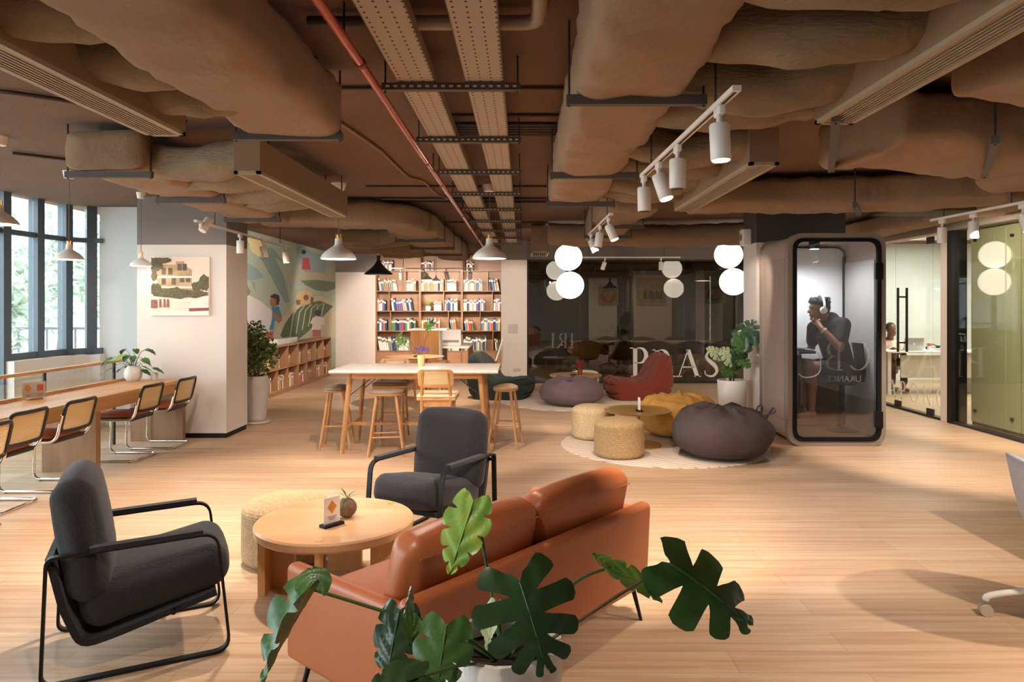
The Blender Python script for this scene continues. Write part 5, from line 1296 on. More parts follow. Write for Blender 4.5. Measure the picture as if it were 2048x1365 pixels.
# tall bookcase: three bays against the far wall
YF = 17.80; BZ = [0.43, 0.94, 1.447, 1.956, 2.47]
bays = [(-3.72, -2.62), (-2.60, -1.55), (-1.53, -0.45)]
bn = ['left', 'middle', 'right']
inner = [{0: None, 1: .33, 2: .30, 3: .67}, {0: .62, 1: .68, 2: .57, 3: .62}, {0: .72, 1: .42, 2: .71, 3: .60}]
rown = ['lowest', 'second lowest', 'third', 'fourth']
for bi, (x0, x1) in enumerate(bays):
    t = thing('tall_bookcase', '%s bay of the tall oak bookcase along the far wall' % bn[bi], 'bookcase', ((x0 + x1) / 2, YF, 0), 0, 'bays of the tall bookcase')
    hw = (x1 - x0) / 2
    for s_ in (-1, 1): MB().span((s_ * hw - .012, 0, 0), (s_ * hw + .012, .33, 2.88)).obj('side_panel', SHELFZ, t, smooth=0)
    MB().span((-hw, .33, 0), (hw, .345, 2.88)).obj('back_panel', SHELF, t, smooth=0)
    for z in BZ: MB().span((-hw + .012, 0, z - .02), (hw - .012, .33, z)).obj('shelf', SHELF, t, smooth=0)
    for q in (-1, 1): 
        d = MB().span((min(q * .003, q * (hw - .014)), -.016, .06), (max(q * .003, q * (hw - .014)), 0.0, .40)).obj('door', SHELF, t, smooth=0)
    MB().span((-hw, .01, 0), (hw, .30, .06)).obj('plinth', BLACKM, t, smooth=0)
    for r_i in range(4):
        z0, z1 = BZ[r_i], BZ[r_i + 1] - .02; fr_ = inner[bi][r_i]
        segs = [(x0 + .015, x1 - .015)]
        if fr_:
            xm = x0 + (x1 - x0) * fr_
            MB().span((xm - x0 - hw - .009, .002, z0), (xm - x0 - hw + .009, .33, z1)).obj('divider', SHELFZ, t, smooth=0)
            segs = [(x0 + .015, xm - .011), (xm + .011, x1 - .015)]
        for si, (a, b_) in enumerate(segs):
            L = (b_ - a); wh = '%s on %s shelf, %s bay of tall bookcase' % (('left of divider' if si == 0 else 'right of divider') if len(segs) > 1 else 'in line', rown[r_i], bn[bi])
            if bi == 1 and r_i == 2 and si == 0: continue
            fill = bk_r.uniform(.72, .98); ln = 0.0 if (r_i + si + bi) % 3 else -0.16
            pal = {3: ['white', 'cream', 'grey', 'blue', 'white', 'black', 'tan'], 2: ['white', 'cream', 'white', 'navy', 'pink', 'purple'], 1: None, 0: ['white', 'cream', 'black', 'white', 'grey', 'navy', 'green']}[r_i]
            ln2 = ln; st = a + (0.06 if ln else 0.004)
            row((st, YF + .13, 0), (1, 0, 0), 0, L * fill - (.10 if ln else .0), z0 + (.004 if ln else 0.0005), ( .33 if r_i else .36), wh, 'books in the tall bookcase', .034, .062, pal, ln2)
    row((x0 + (.1 if bi != 1 else .02), YF + .13, 0), (1, 0, 0), 0, .34 if bi < 2 else .22, BZ[4] + .0005, .27, 'on top shelf, %s bay of tall bookcase' % bn[bi], 'books in the tall bookcase', .026, .05, ['white', 'black', 'grey', 'red', 'cream'])
t = thing('small_potted_plant', 'small light green plant on the middle bay of the tall bookcase', 'potted plant', (-2.42, 17.95, 1.447))
MB().lathe([(0, 0), (.06, 0), (.075, .06), (.06, .12), (.055, .12), (0, .1)], n=24).obj('pot', POTW, t)
m = MB(); r_ = random.Random(2)
for k in range(40):
    a = r_.uniform(0, 2 * pi); d = V((cos(a), sin(a) * .6, r_.uniform(-.3, 1))).normalized() * r_.uniform(.08, .2); s2 = V((-sin(a), cos(a), 0)) * .02
    m.add([V((0, 0, .12)) + d * .4, V((0, 0, .12)) + d * .8 + s2, V((0, 0, .12)) + d * 1.1, V((0, 0, .12)) + d * .8 - s2], [(0, 1, 2, 3)])
m.obj('leaves', LF_L, t, smooth=0)
row((-2.26, YF + .13, 0), (1, 0, 0), 0, .22, 1.4475, .26, 'beside the plant in tall bookcase', 'books in the tall bookcase', .024, .045, ['white', 'cream', 'white'])
# low bookcases under the mural
XF = -4.31
units = [(10.06, 11.76), (11.78, 13.46), (13.48, 15.75)]
un = ['nearest', 'middle', 'farthest']
for ui, (y0, y1) in enumerate(units):
    t = thing('low_bookcase', '%s unit of the low bookcase under the mural' % un[ui], 'bookcase', (XF, (y0 + y1) / 2, 0), 0, 'units of the low bookcase')
    hl = (y1 - y0) / 2; nb = 3 if ui < 2 else 4
    MB().span((-.34, -hl, .845), (.005, hl, .872)).obj('top_board', SHELF, t, smooth=0)
    MB().span((-.34, -hl, .05), (0, hl, .075)).obj('bottom_board', SHELF, t, smooth=0)
    MB().span((-.34, -hl, 0), (-.02, hl, .05)).obj('plinth', SHELF, t, smooth=0)
    MB().span((-.345, -hl, .05), (-.335, hl, .85)).obj('back_panel', SHELF, t, smooth=0)
    for s_ in (-1, 1): MB().span((-.34, s_ * hl - .012, .05), (0, s_ * hl + .012, .846)).obj('side_panel', SHELFZ, t, smooth=0)
    MB().span((-.335, -hl + .012, .445), (-.004, hl - .012, .463)).obj('shelf', SHELF, t, smooth=0)
    for k in range(1, nb):
        y = -hl + 2 * hl * k / nb; MB().span((-.335, y - .008, .075), (-.004, y + .008, .845)).obj('divider', SHELFZ, t, smooth=0)
    for k in range(nb):
        for lv, z in (('lower', .0755), ('upper', .4635)):
            wd = 2 * hl / nb; f_ = bk_r.uniform(.7, .92) if lv == 'lower' else bk_r.uniform(.35, .72)
            row((XF - .12, y0 + wd * k + .02, 0), (0, 1, 0), pi / 2, (wd - .04) * f_, z, .26, 'in %s %s compartment, %s unit of low bookcase' % (ORD[k], lv, un[ui]), 'books in the low bookcase', .034, .056, ['cream', 'yellow', 'red', 'white', 'orange', 'pink', 'tan', 'cream', 'green'], 0, .16)
t = thing('display_box', 'long clear topped white box on the low bookcase', 'display box', (-4.50, 13.2, 0.872))
MB().box((0, 0, .05), (.16, 1.1, .10), .004).obj('box_body', mat('clear_plastic', '#d8d8d4', 0.2), t)
MB().box((0, -1.2, .01), (.12, .9, .02)).obj('tray', BLACKM, t, smooth=0)

# ------------------------------------------------------------------ mural on the left wall
t = thing('wall_mural', 'painted jungle mural with big leaves and children on the left wall', 'mural', (-4.755, 13.4, 1.45))
def mp_(cx, cy):
    px, py = 440 + cx / 3.103, 420 + cy / 3.103
    y = -4.755 * F / (px - CX); return (y - 13.4, H - (py - CY) * y / F - 1.45)
lay = [0.001]
def mur(name, col, polys, var=0.0, crop=True, lab=None):
    m = MB(); lay[0] += 0.0009
    for P in polys:
        Q = [mp_(*p) for p in P] if crop else P
        Q = [(max(-4.36, min(4.39, a)), max(-1.44, min(1.44, b_))) for a, b_ in Q]
        m.prism([(0, a, b_) for a, b_ in Q], (lay[0], 0, 0))
    o = m.obj(name, mat('mural_' + col[1:], col, 0.75, var=var, vscale=5), t, smooth=0)
    if lab: o['label'] = lab
    return o
def ell(cx, cy, rx, ry, n=18): return [(cx + rx * cos(2 * pi * k / n), cy + ry * sin(2 * pi * k / n)) for k in range(n)]
mur('painted_background', '#a9b8a6', [[(-4.36, -1.44), (4.39, -1.44), (4.39, 1.44), (-4.36, 1.44)]], .06, False)
mur('painted_leaf', '#8fa9ab', [[(470, 130), (660, 300), (640, 520), (560, 470), (470, 250)]])
mur('painted_leaf', '#7f9a92', [[(170, 210), (260, 190), (340, 300), (400, 420), (430, 570), (405, 582), (350, 480), (270, 330)], [(300, 230), (340, 250), (395, 330), (330, 290)]])
mur('painted_leaf', '#8aa2a4', [[(118, 300), (170, 330), (235, 370), (272, 420), (200, 440), (118, 432)], [(190, 440), (215, 450), (222, 510), (205, 480)]])
mur('painted_flower', '#dccf9a', [[(165, 175), (215, 165), (265, 200), (285, 290), (240, 292), (195, 260)]], lab='pale yellow painted flower')
mur('painted_dome', '#c9c1a8', [[(330, 800), (360, 720), (400, 650), (460, 590), (540, 548), (620, 535), (680, 560), (712, 590), (712, 800)]])
mur('painted_leaf', '#5d7355', [[(372, 780), (400, 710), (440, 650), (500, 600), (560, 575), (620, 565), (702, 598), (660, 640), (600, 700), (540, 760), (490, 800), (395, 806)]], lab='dark green striped painted leaf')
st_ = []
for k in range(6):
    x = 430 + 38 * k; st_.append([(x, 790 - 22 * k), (x + 5, 790 - 22 * k), (x + 26, 640 - 14 * k + 12), (x + 62, 590 - 2 * k), (x + 54, 590 - 2 * k), (x + 20, 640 - 14 * k + 12)])
mur('leaf_stripe', '#c8ccb0', st_)
mur('painted_leaf', '#b9b398', [[(412, 438), (450, 405), (520, 388), (600, 385), (690, 405), (712, 430), (640, 438), (560, 430), (470, 436)]])
mur('painted_leaf', '#6f7f62', [[(500, 440), (600, 436), (712, 448), (712, 490), (660, 508), (600, 500), (545, 475)]])
mur('painted_rock', '#8d8268', [[(118, 450), (160, 460), (188, 510), (160, 560), (118, 600)]])
mur('painted_petal', '#b9606a', [[(118, 620), (165, 620), (168, 665), (195, 690), (195, 720), (150, 725), (118, 700)]], lab='red pink painted petals')
mur('painted_paper', '#d5d3d6', [[(150, 540), (175, 530), (250, 570), (325, 630), (310, 720), (290, 800), (200, 800), (160, 660), (138, 570)]], lab='large pale painted sheet')
mur('painted_trousers', '#c9585a', [[(290, 758), (328, 755), (322, 800), (300, 830), (268, 830)]])
mur('painted_shirt', '#4f86a5', [[(320, 602), (360, 600), (380, 660), (372, 672), (335, 690), (328, 745), (300, 742), (318, 690)]])
mur('painted_face', '#a9745c', [ell(330, 568, 22, 34), [(318, 630), (345, 650), (378, 665), (380, 690), (360, 700), (318, 650)]])
mur('painted_hair', '#3d3a3c', [[(312, 535), (335, 522), (362, 530), (366, 560), (358, 592), (345, 590), (345, 555), (318, 548)], ell(605, 640, 18, 19), ell(518, 262, 12, 14)])
mur('painted_hair', '#d2bb86', [ell(525, 545, 50, 46)], lab='yellow painted hair')
mur('painted_face', '#8a5f4d', [ell(529, 545, 16, 19), [(470, 560), (495, 560), (490, 590), (475, 588)], [(560, 540), (578, 545), (572, 580), (555, 570)]])
mur('painted_shirt', '#e2dcd8', [[(575, 668), (600, 660), (640, 672), (642, 715), (625, 712), (620, 745), (570, 745), (572, 710), (556, 705)]], lab='white painted shirt')
mur('painted_trousers', '#b9727a', [[(570, 745), (620, 745), (621, 785), (572, 785)]])
mur('painted_skirt', '#b8505a', [[(512, 300), (545, 298), (556, 372), (505, 372)]])

# ------------------------------------------------------------------ phone booth
SHB = mat('booth_shell', '#8d7d70', 0.55); FELT = mat('booth_felt', '#a7a39e', 0.95, bump=0.3, bscale=200, var=0.05, vscale=60)
BX0, BX1, BY0, BY1, BZ0, BZ1 = 3.0, 4.11, 7.915, 8.86, 0.0, 2.41
bcx, bcy = (BX0 + BX1) / 2, (BY0 + BY1) / 2
t = thing('phone_booth', 'office phone booth with rounded frame and black edged glass door', 'phone booth', (bcx, bcy, 0))
W2, D2 = (BX1 - BX0) / 2, (BY1 - BY0) / 2
def rr_(w_, z0, z1, r, n=7): return fillet([(-w_, 0, z0), (w_, 0, z0), (w_, 0, z1), (-w_, 0, z1)], r, n, True)
def ringsolid(m, outer, inn, y0, y1):
    k = len(outer)
    vs = [p + V((0, y0, 0)) for p in outer] + [p + V((0, y0, 0)) for p in inn] + [p + V((0, y1, 0)) for p in outer] + [p + V((0, y1, 0)) for p in inn]
    fs = []
    for i in range(k):
        j = (i + 1) % k
        fs += [(i, j, k + j, k + i), (2 * k + j, 2 * k + i, 3 * k + i, 3 * k + j), (i, 2 * k + i, 2 * k + j, j), (k + i, k + j, 3 * k + j, 3 * k + i)]
    return m.add(vs, fs)
o1 = rr_(W2, 0.0, BZ1, 0.17); i1 = rr_(W2 - .06, .06, BZ1 - .06, 0.12)
m = MB(); ringsolid(m, o1, i1, -D2, -D2 + 0.10); m.obj('front_frame', SHB, t, smooth=50)
m = MB(); ringsolid(m, rr_(W2 - .025, 0.02, BZ1 - .02, 0.16), rr_(W2 - .06, .06, BZ1 - .06, 0.12), -D2 + .10, D2 - .03); m.obj('side_shell', mat('booth_side', '#a39081', 0.7), t, smooth=50)
m = MB(); ringsolid(m, o1, i1, D2 - .03, D2); m.obj('rear_frame', SHB, t, smooth=50)
m = MB(); m.box((-W2 + .018, 0.02, 1.20), (0.012, D2 * 2 - .26, 1.86), .005); m.obj('side_felt_panel', mat('outer_felt', '#a08c7e', 0.95, bump=0.3, bscale=200, var=0.05, vscale=60), t)
m = MB(); m.prism(rr_(W2 - .062, .062, BZ1 - .062, .12), (0, .03, 0)); m.warp(lambda p: p + V((0, D2 - .06, 0))).obj('rear_panel', mat('booth_white', '#e4e2de', 0.7), t, smooth=0)
MB().span((-W2 + .08, D2 - .075, .10), (W2 - .08, D2 - .061, .88)).obj('rear_lower_panel', mat('booth_dark_brown', '#5a3f2e', 0.6), t, smooth=0)  # dark brown sheet added over the lower rear panel
MB().span((W2 - .075, -D2 + .12, .10), (W2 - .062, D2 - .06, 2.12)).obj('inner_felt', FELT, t, smooth=0)
MB().span((-W2 + .062, -D2 + .12, .10), (-W2 + .075, D2 - .06, 2.12)).obj('inner_felt', FELT, t, smooth=0)
MB().span((-W2 + .062, -D2 + .12, .062), (W2 - .062, D2 - .06, .09)).obj('booth_floor', mat('booth_floor', '#5d4635', 0.7), t, smooth=0)
m = MB(); m.cyl((W2 - .08, D2 - .08, .1), (W2 - .08, D2 - .08, 2.2), .016, n=10); m.bar(rr_(W2 - .07, .08, BZ1 - .09, .12), (0, 1, 0), .02, .02, True); m.warp(lambda p: p if p.z < 9 else p)
m.v = [V((p.x, p.y + (D2 - .075 if abs(p.y) < .02 else 0), p.z)) for p in m.v]; m.obj('inner_trim', BLACKM, t, smooth=40)
# door
m = MB(); ringsolid(m, rr_(W2 - .055, .055, BZ1 - .055, 0.13), rr_(W2 - .10, .10, BZ1 - .095, 0.10), -D2 - .012, -D2 + .03); dr = m.obj('door', mat('booth_black', '#121010', 0.75, spec=0.2), t, smooth=50)
m = MB(); m.prism(rr_(W2 - .095, .095, BZ1 - .09, .10), (0, .008, 0)); m.warp(lambda p: p + V((0, -D2 + .004, 0))).obj('glass', glass('booth_glass', (.86, .86, .86), 0.055), dr, smooth=0)
for z in (1.98, .30):
    MB().box((W2 - .085, -D2 - .02, z), (.085, .02, .19), .009).obj('hinge', mat('booth_black', '#121010', 0.7), dr)
m = MB(); m.cyl((-.1, -.1, BZ1 - .062), (-.1, -.1, BZ1 - .15), .062, n=24); pk = m.obj('ceiling_light', BLACKM, t)
MB().cyl((-.1, -.1, BZ1 - .1502), (-.1, -.1, BZ1 - .152), .05, n=24).obj('lit_disc', mat('booth_lamp', '#ffffff', 0.4, emit=12, emitcol='#f4f2ff'), pk)
m = MB(); m.box((-W2 + .24, .05, 1.045), (.34, .62, .03), .01); m.obj('shelf_desk', mat('booth_black', '#121010', 0.45), t)
lamp('SPOT', 'booth_lamp', (bcx - .1, bcy - .1, BZ1 - .17), 55, (0.88, 0.93, 1.0), (bcx + .05, bcy - .3, 0), .05, 165, .8)
# reflection painted as mirrored letters on the booth glass; lettering on the glass walls
def text(name, body, size, m_, parent, loc, rot, ext=0.001, mirror=False, scale=(1, 1, 1)):
    cu = bpy.data.curves.new(name, 'FONT'); cu.body = body; cu.size = size; cu.extrude = ext; cu.align_x = 'CENTER'
    tmp = bpy.data.objects.new(name, cu); COL.objects.link(tmp)
    dg = bpy.context.evaluated_depsgraph_get(); me = bpy.data.meshes.new_from_object(tmp.evaluated_get(dg))
    bpy.data.objects.remove(tmp)
    for v in me.vertices:
        if mirror: v.co.x = -v.co.x
        v.co.x *= scale[0]; v.co.y *= scale[1]
    me.name = name; me.materials.clear(); me.materials.append(m_)
    o = bpy.data.objects.new(name, me); COL.objects.link(o); o.location = loc; o.rotation_euler = rot
    if parent is not None: o.parent = parent
    return o
FAINT = mat('faint_vinyl_and_reflection', '#d9d2cc', 0.6, alpha=0.09)  # for the IRI letters and the reflection painted on the booth glass
def serif(ch, h, st, thin):
    """hand-drawn serif capitals as polygons, unit height h, returns (polygons, advance)"""
    P = []; q = h
    def bar_(x0, y0, x1, y1, w_):
        P.append([(x0 - w_ / 2, y0), (x0 + w_ / 2, y0), (x1 + w_ / 2, y1), (x1 - w_ / 2, y1)])
    def sf(x, y, w_): P.append([(x - w_, y - thin / 2), (x + w_, y - thin / 2), (x + w_, y + thin / 2), (x - w_, y + thin / 2)])
    def arc(cx_, cy_, rx, ry, a0, a1, w0, w1, n=22):
        for k in range(n):
            u, v = a0 + (a1 - a0) * k / n, a0 + (a1 - a0) * (k + 1) / n
            def wd(a): return w0 + (w1 - w0) * abs(cos(a)) ** 1.2
            P.append([(cx_ + (rx + wd(u) / 2) * cos(u), cy_ + (ry + wd(u) / 2) * sin(u)), (cx_ + (rx + wd(v) / 2) * cos(v), cy_ + (ry + wd(v) / 2) * sin(v)),
                      (cx_ + (rx - wd(v) / 2) * cos(v), cy_ + (ry - wd(v) / 2) * sin(v)), (cx_ + (rx - wd(u) / 2) * cos(u), cy_ + (ry - wd(u) / 2) * sin(u))])
    if ch in 'PRB':
        bar_(.16 * h, 0, .16 * h, h, st); sf(.16 * h, thin / 2, .14 * h); sf(.10 * h, h - thin / 2, .12 * h)
        P.append([(.16 * h, h - thin), (.30 * h, h - thin), (.30 * h, h), (.16 * h, h)]); arc(.30 * h, .73 * h, .23 * h, .255 * h, pi / 2, -pi / 2, thin, st)
        P.append([(.16 * h, .46 * h), (.30 * h, .46 * h), (.30 * h, .46 * h + thin), (.16 * h, .46 * h + thin)])
        if ch == 'R': bar_(.68 * h, 0, .34 * h, .47 * h, st); sf(.72 * h, thin / 2, .10 * h)
        if ch == 'B': arc(.30 * h, .25 * h, .27 * h, .235 * h, pi / 2, -pi / 2, thin, st); P.append([(.16 * h, 0), (.30 * h, 0), (.30 * h, thin), (.16 * h, thin)])
        return P, h * (.78 if ch == 'R' else .66)
    if ch == 'A':
        bar_(.06 * h, 0, .40 * h, h, thin); bar_(.74 * h, 0, .40 * h, h, st); sf(.06 * h, thin / 2, .10 * h); sf(.74 * h, thin / 2, .12 * h)
        P.append([(.20 * h, .34 * h), (.62 * h, .34 * h), (.61 * h, .34 * h + thin), (.21 * h, .34 * h + thin)]); return P, h * .86
    if ch == 'M':
        bar_(.08 * h, 0, .14 * h, h, thin); bar_(.44 * h, 0, .14 * h, h, st); bar_(.44 * h, 0, .76 * h, h, thin); bar_(.82 * h, 0, .76 * h, h, st); sf(.08 * h, thin / 2, .09 * h); sf(.82 * h, thin / 2, .1 * h); return P, h * .98
    if ch == 'N':
        bar_(.12 * h, 0, .12 * h, h, thin); bar_(.68 * h, 0, .12 * h, h, st); bar_(.68 * h, 0, .68 * h, h, thin); sf(.12 * h, thin / 2, .1 * h); sf(.68 * h, h - thin / 2, .1 * h); return P, h * .86
    if ch == 'O': arc(.42 * h, .5 * h, .36 * h, .49 * h, 0, 2 * pi, thin, st, 40); return P, h * .9
    if ch == 'C': arc(.42 * h, .5 * h, .36 * h, .49 * h, .75, 2 * pi - .75, thin, st, 34); return P, h * .82
    if ch == 'I': bar_(.14 * h, 0, .14 * h, h, st); sf(.14 * h, thin / 2, .12 * h); sf(.14 * h, h - thin / 2, .12 * h); return P, h * .32
    if ch == 'S':
        pts = spline([V((.50 * h, .80 * h, 0)), V((.42 * h, .94 * h, 0)), V((.28 * h, .97 * h, 0)), V((.14 * h, .87 * h, 0)), V((.13 * h, .70 * h, 0)), V((.30 * h, .54 * h, 0)), V((.46 * h, .38 * h, 0)), V((.50 * h, .20 * h, 0)), V((.38 * h, .05 * h, 0)), V((.22 * h, .03 * h, 0)), V((.08 * h, .10 * h, 0)), V((.05 * h, .24 * h, 0))], 4)
        for k in range(len(pts) - 1):
            w_ = lambda i: thin + (st - thin) * max(0, 1 - abs(i / (len(pts) - 1) - .5) * 2.6)
            a, b_ = pts[k], pts[k + 1]; d = (b_ - a).normalized(); n_ = V((-d.y, d.x, 0)); P.append([tuple((a + n_ * w_(k) / 2)[:2]), tuple((b_ + n_ * w_(k + 1) / 2)[:2]), tuple((b_ - n_ * w_(k + 1) / 2)[:2]), tuple((a - n_ * w_(k) / 2)[:2])])
        return P, h * .6
    return P, h * .5
def lettering(label, letters, mt, plane, loc, rz, hts, st, thin, mirror=False, gap=0.0):
    """big vinyl capitals: one thing, a child mesh per letter; local x runs along the glass"""
    tt = thing('glass_lettering', label, 'lettering', loc, rz); x = 0.0
    for k, ch in enumerate(letters):
        hh = hts[k] if isinstance(hts, (list, tuple)) else hts
        P, adv = serif(ch, hh, st, thin); m = MB()
        for poly in P: m.prism([((-(x + a) if mirror else x + a), 0, b_) for a, b_ in poly], (0, -0.0012, 0))
        m.obj('letter', mt, tt, smooth=0); x += adv + hh * .10 + gap
    return tt
p = at(1263, 754, 14.26); lettering('large white serif letters PRAS on the meeting room glass', 'PRAS', DECAL, None, (2.20, 14.262, 0.13), 0, (0.60, 0.56, 0.56, 0.54), 0.085, 0.022)
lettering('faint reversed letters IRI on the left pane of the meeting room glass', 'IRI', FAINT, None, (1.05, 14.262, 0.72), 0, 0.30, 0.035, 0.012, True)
lettering('pale serif letters APONO across the bottom of the office glass', 'APONO', mat('office_vinyl', '#efe9e2', 0.6, alpha=.8), None, (5.805, 11.1, 0.16), R(-90), .27, 0.034, 0.012, gap=.07)
tt = lettering('painted reflection of reversed letters on the lower half of the booth door glass', 'CB', FAINT, None, (3.93, 7.908, 0.86), 0, 0.33, 0.028, 0.010, True)
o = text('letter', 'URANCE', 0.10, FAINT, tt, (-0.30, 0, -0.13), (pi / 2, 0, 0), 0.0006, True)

# ------------------------------------------------------------------ people
def blob(name, mt, parent, parts, vox=0.011, sm=6):
    m = MB()
    for p in parts:
        if p[0] == 't': m.tube(p[1], p[2], 12)
        elif p[0] == 'b': m.ball(p[1], p[2], 18, p[3] if len(p) > 3 else None)
    for p in parts:
        if p[0] == 't':
            for q, r_ in ((p[1][0], p[2][0]), (p[1][-1], p[2][-1])): m.ball(q, r_ * .98, 12)
    o = m.obj(name, mt, parent, smooth=0)
    md = o.modifiers.new('remesh', 'REMESH'); md.mode = 'VOXEL'; md.voxel_size = vox; md.use_smooth_shade = True
    m2 = o.modifiers.new('smooth', 'SMOOTH'); m2.factor = 0.5; m2.iterations = sm
    return o
SK1 = mat('skin_brown', '#8a5a40', 0.5, var=0.05, vscale=20); SK2 = mat('skin_deep', '#7a4b36', 0.5)
HAIR = mat('black_hair', '#14100e', 0.7, var=0.3, vscale=60, bump=0.6, bscale=80); SHIRT = mat('black_shirt', '#100f12', 0.85, bump=0.2, bscale=18)
LIP = mat('lip', '#7a4238', 0.5); EYEW = mat('eye_white', '#e8e2da', 0.3); EYEB = mat('eye_dark', '#1a120e', 0.3)
# man in the booth, local +x = the way he faces (towards the booth's left side)
MY = 8.38
def mp2(px, py, dy=0.0): return at(px, py, MY + dy)
MR = V((3.66, MY, 0)); t = thing('person', 'person in black T-shirt and headphones seated in the booth, hand to chin', 'person', MR)
q = lambda px, py, dy=0.0: mp2(px, py, dy) - MR
hc = q(1637, 619)                                  # head centre
parts = []
hipL, hipR = q(1682, 742, -.10), q(1680, 742, .10)
neck = q(1659, 640); chest = q(1662, 672); 
def T_(pts, rad): parts.append(('t', pts, rad))
parts.append(('b', hc + V((.005, 0, .035)), (.105, .082, .108))); parts.append(('b', hc + V((-.035, 0, -.045)), (.068, .064, .085)))
parts.append(('b', hc + V((-.070, 0, -.115)), (.034, .036, .028)))
T_([hc + V((.035, 0, -.05)), neck + V((.01, 0, -.02))], [.060, .070])
T_([hc + V((-.096, 0, .01)), hc + V((-.118, 0, -.030))], [.010, .019])           # nose
T_([hc + V((-.088, -.035, .028)), hc + V((-.088, .035, .028))], [.018, .018])      # brow
T_([hc + V((-.095, -.022, -.072)), hc + V((-.095, .022, -.072))], [.012, .012])    # lips
parts.append(('b', hc + V((.015, -.084, -.01)), (.022, .012, .034))); parts.append(('b', hc + V((.015, .084, -.01)), (.022, .012, .034)))
shL, shR = q(1686, 650, -.12), q(1629, 657, .13)
T_([neck, chest, q(1672, 706), q(1681, 738)], [.085, .155, .15, .155])
T_([shL, shR], [.082, .082])
elL = q(1680, 696, -.24); wrL = q(1643, 657, -.13); 
T_([shL, (shL + elL) / 2, elL], [.068, .060, .048]); T_([elL, (elL * .6 + wrL * .4), wrL], [.047, .045, .030])
palm = q(1634, 645, -.06)
T_([wrL, palm], [.029, .036]); parts.append(('b', palm, (.030, .040, .040)))
for k, (dx, dz, ln) in enumerate(((-.045, .030, .055), (-.055, .012, .062), (-.055, -.006, .060), (-.045, -.022, .050))):
    b0 = palm + V((-.018, -.022 + .014 * k, .012 - .012 * k)); k1 = b0 + V((-.035, .004, .020)); k2 = k1 + V((.012, .02, .024))
    T_([b0, k1, k2], [.0105, .010, .008])
T_([palm + V((.01, .02, .03)), palm + V((-.005, .035, .055)), palm + V((-.022, .035, .072))], [.013, .011, .009])
elR = q(1622, 700, .22); wrR = q(1606, 702, .10); T_([shR, elR], [.065, .045]); T_([elR, wrR], [.043, .028]); parts.append(('b', wrR + V((-.04, 0, 0)), (.045, .035, .022)))
for k in range(4): T_([wrR + V((-.06, -.026 + .017 * k, 0)), wrR + V((-.10, -.026 + .017 * k, .004)), wrR + V((-.125, -.024 + .016 * k, -.012))], [.010, .0095, .008])
T_([wrR + V((-.03, -.03, 0)), wrR + V((-.07, -.052, .006))], [.012, .009])
knL, knR = q(1618, 735, -.16), q(1606, 728, .10)
anL, anR = q(1622, 822, -.12), q(1603, 815, .08)
T_([hipL, knL], [.105, .072]); T_([hipR, knR], [.10, .07]); T_([knL, (knL * .6 + anL * .4) + V((.02, 0, 0)), anL], [.068, .066, .042]); T_([knR, (knR * .6 + anR * .4) + V((.02, 0, 0)), anR], [.066, .064, .042])
T_([anL + V((.02, 0, -.04)), anL + V((-.13, 0, -.065))], [.045, .036]); T_([anR + V((.02, 0, -.04)), anR + V((-.13, 0, -.065))], [.045, .036])
blob('body', SK1, t, parts, .0085, 4)
sp = [('t', [neck + V((.02, 0, -.005)), chest, q(1673, 706), q(1682, 742)], [.105, .172, .166, .170]), ('t', [shL, shR], [.095, .095]),
      ('t', [shL, shL * .36 + elL * .64], [.094, .082]), ('t', [shR, shR * .4 + elR * .6], [.09, .075])]
blob('t_shirt', SHIRT, t, sp, .012, 5)
blob('shorts', mat('black_shorts', '#17171a', 0.85), t, [('t', [hipL, hipL * .42 + knL * .58], [.125, .108]), ('t', [hipR, hipR * .42 + knR * .58], [.12, .105]), ('b', q(1682, 744), (.14, .18, .11))], .012, 4)
m = [('b', hc + V((.020, 0, .066)), (.112, .090, .088)), ('b', hc + V((.060, 0, .025)), (.080, .088, .098))]
m += [('b', hc + V((.02 + .10 * cos(k * 1.9) , .075 * sin(k * 1.9), .105 + .02 * cos(k * 3.1))), .026) for k in range(14)] + [('b', hc + V((-.068, -.06 + .03 * k, .092)), .030) for k in range(5)]
blob('hair', HAIR, t, m, .009, 2)
for s_ in (-1, 1):
    MB().ball(hc + V((-.090, s_ * .032, .008)), (.010, .013, .008), 10).obj('eye', EYEB, t)
    MB().tube([hc + V((-.100, s_ * .018, .026)), hc + V((-.092, s_ * .050, .027))], .005, 6).obj('eyebrow', HAIR, t)
t2 = thing('headphones', 'white over ear headphones on the booth occupant', 'headphones', MR + hc)
m = MB(); m.bar([V((.025, .112 * cos(a), .014 + .156 * sin(a))) for a in [pi * k / 18 for k in range(19)]], (1, 0, 0), .024, .012); m.obj('headband', mat('headphone_white', '#e9e6e2', 0.4), t2)
for s_ in (-1, 1): MB().cyl((.02, s_ * .086, -.012), (.02, s_ * .122, -.012), .042, .038, 22).obj('ear_cup', mat('headphone_white', '#e9e6e2', 0.4), t2)
t2 = thing('wristwatch', 'pale wristwatch on the raised arm in the booth', 'watch', MR + wrL * .88 + elL * .12)
dv = (wrL - elL).normalized(); MB().tube([dv * -.012, dv * .012], .040, 18).obj('strap', mat('watch_strap', '#b9b29a', 0.5), t2)
t2 = thing('booth_stool', 'black stool with a low back inside the phone booth', 'stool', (3.83, 8.40, 0.09))
MB().lathe([(0, .56), (.17, .56), (.18, .58), (.17, .60), (0, .61)], n=28).obj('seat', BLACKM, t2); MB().cyl((0, 0, .02), (0, 0, .56), .03, n=14).obj('column', BLACKM, t2)
MB().lathe([(0, 0), (.19, 0), (.19, .012), (0, .03)], n=28).obj('base', BLACKM, t2)
m = MB(); m.bar(spline([(.17, -.06, .60), (.21, -.03, .85), (.20, .02, 1.05)], 5), (0, 1, 0), .26, .03); m.obj('backrest', mat('black_fabric', '#141316', 0.95, spec=0.1), t2)
